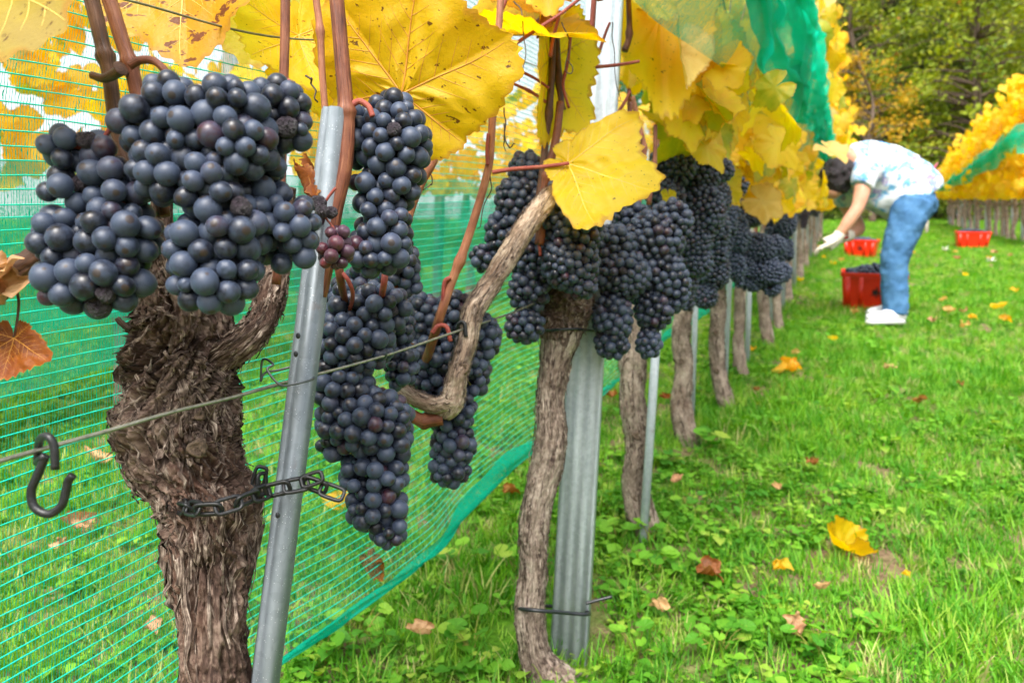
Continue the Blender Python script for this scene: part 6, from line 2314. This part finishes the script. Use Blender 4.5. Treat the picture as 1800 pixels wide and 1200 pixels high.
FC = [('leaf_yellow', 'yellow'), ('leaf_tan', 'tan'), ('leaf_beige', 'pale beige'), ('leaf_gold', 'golden')]
for k in range(30):
    px, py = rng.uniform(1400, 1790), 432 + 160 * rng.random() ** 1.3
    g = G(px, py)
    size = rng.uniform(.035, .06)
    a = rng.uniform(0, 6.283)
    P = g + np.array([0, 0, .05])
    o = link('fallen_leaf', DRY[rng.integers(8)])
    o.material_slots[0].link = 'OBJECT'
    fm, fc = FC[rng.integers(4)]
    o.material_slots[0].material = M[fm]
    set_world(o, basis(P, P + np.array([math.cos(a), math.sin(a), .1]) * size, unit(np.array([rng.normal(0, .3), -.4, 1]))))
    side = 'left of the legs of the picker' if px < 1530 else ('between picker and right crate' if px < 1680 else 'near the right row')
    tag(o, 'tiny %s leaf in the far grass %s' % (fc, side), 'leaf', 'far fallen %s leaves %s' % (fc, side))

# ------------------------------------------------------------------ strawberry-like plants and flowers in the grass
def toothed(size, seed):
    lf = Leaf(seed, cup=.12, fold=.1, wave=.06, lobe=.1, teeth=16, quilt=.04)
    v, f, uv, e = lf.geom(6, 66)
    return make_mesh('toothed_leaf', v * np.array([.8, 1, 1]), f, M['weed'], True, uv, {'edge': e})


TL = [toothed(1, 800 + k) for k in range(4)]
WP = [(1145, 960, 9, .030, 'strawberry plant with round toothed leaves at the third trunk'), (1085, 960, 7, .026, 'small strawberry plant left of the third trunk foot'), (1245, 790, 9, .040, 'broad leaved weed right of the fourth trunk'),
      (1175, 820, 7, .032, 'tall weed between third and fourth trunks'), (1265, 1150, 9, .022, 'clover clump low beside the rolled tan leaf'), (1150, 1020, 7, .026, 'round leaved weed above the rolled tan leaf'),
      (1440, 1160, 9, .022, 'clover clump right of the pale pinkish leaf'), (905, 1010, 8, .03, 'lush weed left of the second trunk'), (640, 1120, 8, .032, 'broad leaved weed at the net hem'),
      (800, 1010, 7, .03, 'upright weed at mid left grass'), (570, 1170, 8, .034, 'broad weed in the lower left grass'), (830, 1150, 8, .03, 'leafy weed beside the second trunk foot'), (1120, 1160, 8, .022, 'small clover clump right of the post foot'),
      (1205, 900, 7, .028, 'weed in the open grass right of the third trunk'), (1560, 1130, 7, .026, 'clover clump at lower right')]
for k, (px, py, n, s, lb) in enumerate(WP):
    g = G(px, py)
    t = thing('weed_plant', lb, 'plant', g, 'weeds below the vines')
    rr = np.random.default_rng(820 + k)
    for q in range(n):
        a = rr.uniform(0, 6.283)
        rad = rr.uniform(.01, .05)
        hh = rr.uniform(.02, .055)
        P = g + np.array([math.cos(a) * rad, math.sin(a) * rad, hh])
        v, f, uv = tube(spline([g + [0, 0, -.005], (g + P) / 2 + [0, 0, .01], P], 6), .0009, 4, False)
        obj('stalk', v, f, M['green_stem'], t, True, uv)
        tip = unit(np.array([math.cos(a), math.sin(a), rr.uniform(-.3, .4)]))
        copy_obj('leaf', TL[rr.integers(4)], None, t, basis(P, P + tip * s * .75 * rr.uniform(.7, 1.3), unit(np.array([rr.normal(0, .3), -.4 + rr.normal(0, .2), 1]))))
M['petal'] = flat('white petal', (.8, .8, .78), .7)
M['pink'] = flat('pink petal', (.75, .16, .30), .6)
M['flower_eye'] = flat('flower centre', (.6, .42, .03), .8)


def flower(label, P, r, mat, name='white_flower'):
    g = np.array([P[0], P[1], float(gz(P[0], P[1]))])
    t = thing(name, label, 'flower', g, 'small flowers')
    v, f, uv = tube(np.array([g, P]), .003, 5)
    obj('stalk', v, f, M['green_stem'], t, True, uv)
    for k in range(9):
        a = k * .698
        d = np.array([math.cos(a), math.sin(a), .9 if k % 2 else .2])
        v, f = limb([P, P + d * r * .6, P + d * r], [(r * .12, r * .06), (r * .26, r * .06), (r * .06, r * .04)], 6, 6)
        obj('petal', v, f, M[mat], t)
    v, f = ell(P + [0, 0, r * .15], np.array([.3, .3, .2]) * r)
    obj('centre', v, f, M['flower_eye'], t)


for k, (px, py, lb) in enumerate([(1662, 453, 'white flower right of the picker in the sunlit grass'), (1742, 476, 'white flower low near the right edge')]):
    g = G(px, py)
    flower(lb, g + [0, 0, .10], .045, 'petal')
gR = W(1638, 302, 15.0)
flower('pink rose between the picker and the right row', gR, .16, 'pink', 'rose')
flower('faded pink rose left of the brighter one', W(1626, 296, 15.2), .10, 'pink', 'rose')

# ------------------------------------------------------------------ stake and boards at the end of the rows
M['board'] = flat('pale board', (.5, .47, .42), .8, .2, 0, .2, 20)
M['sheetmetal'] = flat('pale sheet', (.45, .48, .5), .5, .3, 0, .1, 8)
g = np.array([*(W(1629, 418, 15.5)[:2]), 0]); g[2] = float(gz(g[0], g[1]))
t = thing('wooden_stake', 'short pale wooden stake at the end of the rows', 'stake', g)
v, f = box(g + [0, 0, .2], (.06, .05, .5))
obj('shaft', v, f, M['board'], t, False)
v, f = box(g + [0, 0, .46], (.05, .04, .02))
obj('stake_top', v, f, M['board'], t, False)
g2 = np.array([*(W(1612, 418, 16.5)[:2]), 0]); g2[2] = float(gz(g2[0], g2[1]))
t = thing('tin_sheet', 'pale grey sheet leaning behind the wooden stake', 'sheet', g2)
v, f = box([0, 0, 0], (.34, .02, .34))
v = v @ np.array([[.9, 0, .43], [0, 1, 0], [-.43, 0, .9]]) + g2 + [0, 0, .2]
obj('panel', v, f, M['sheetmetal'], t, False)
v, f = box(g2 + [0, .1, .08], (.3, .06, .1))
obj('foot', v, f, M['board'], t, False)
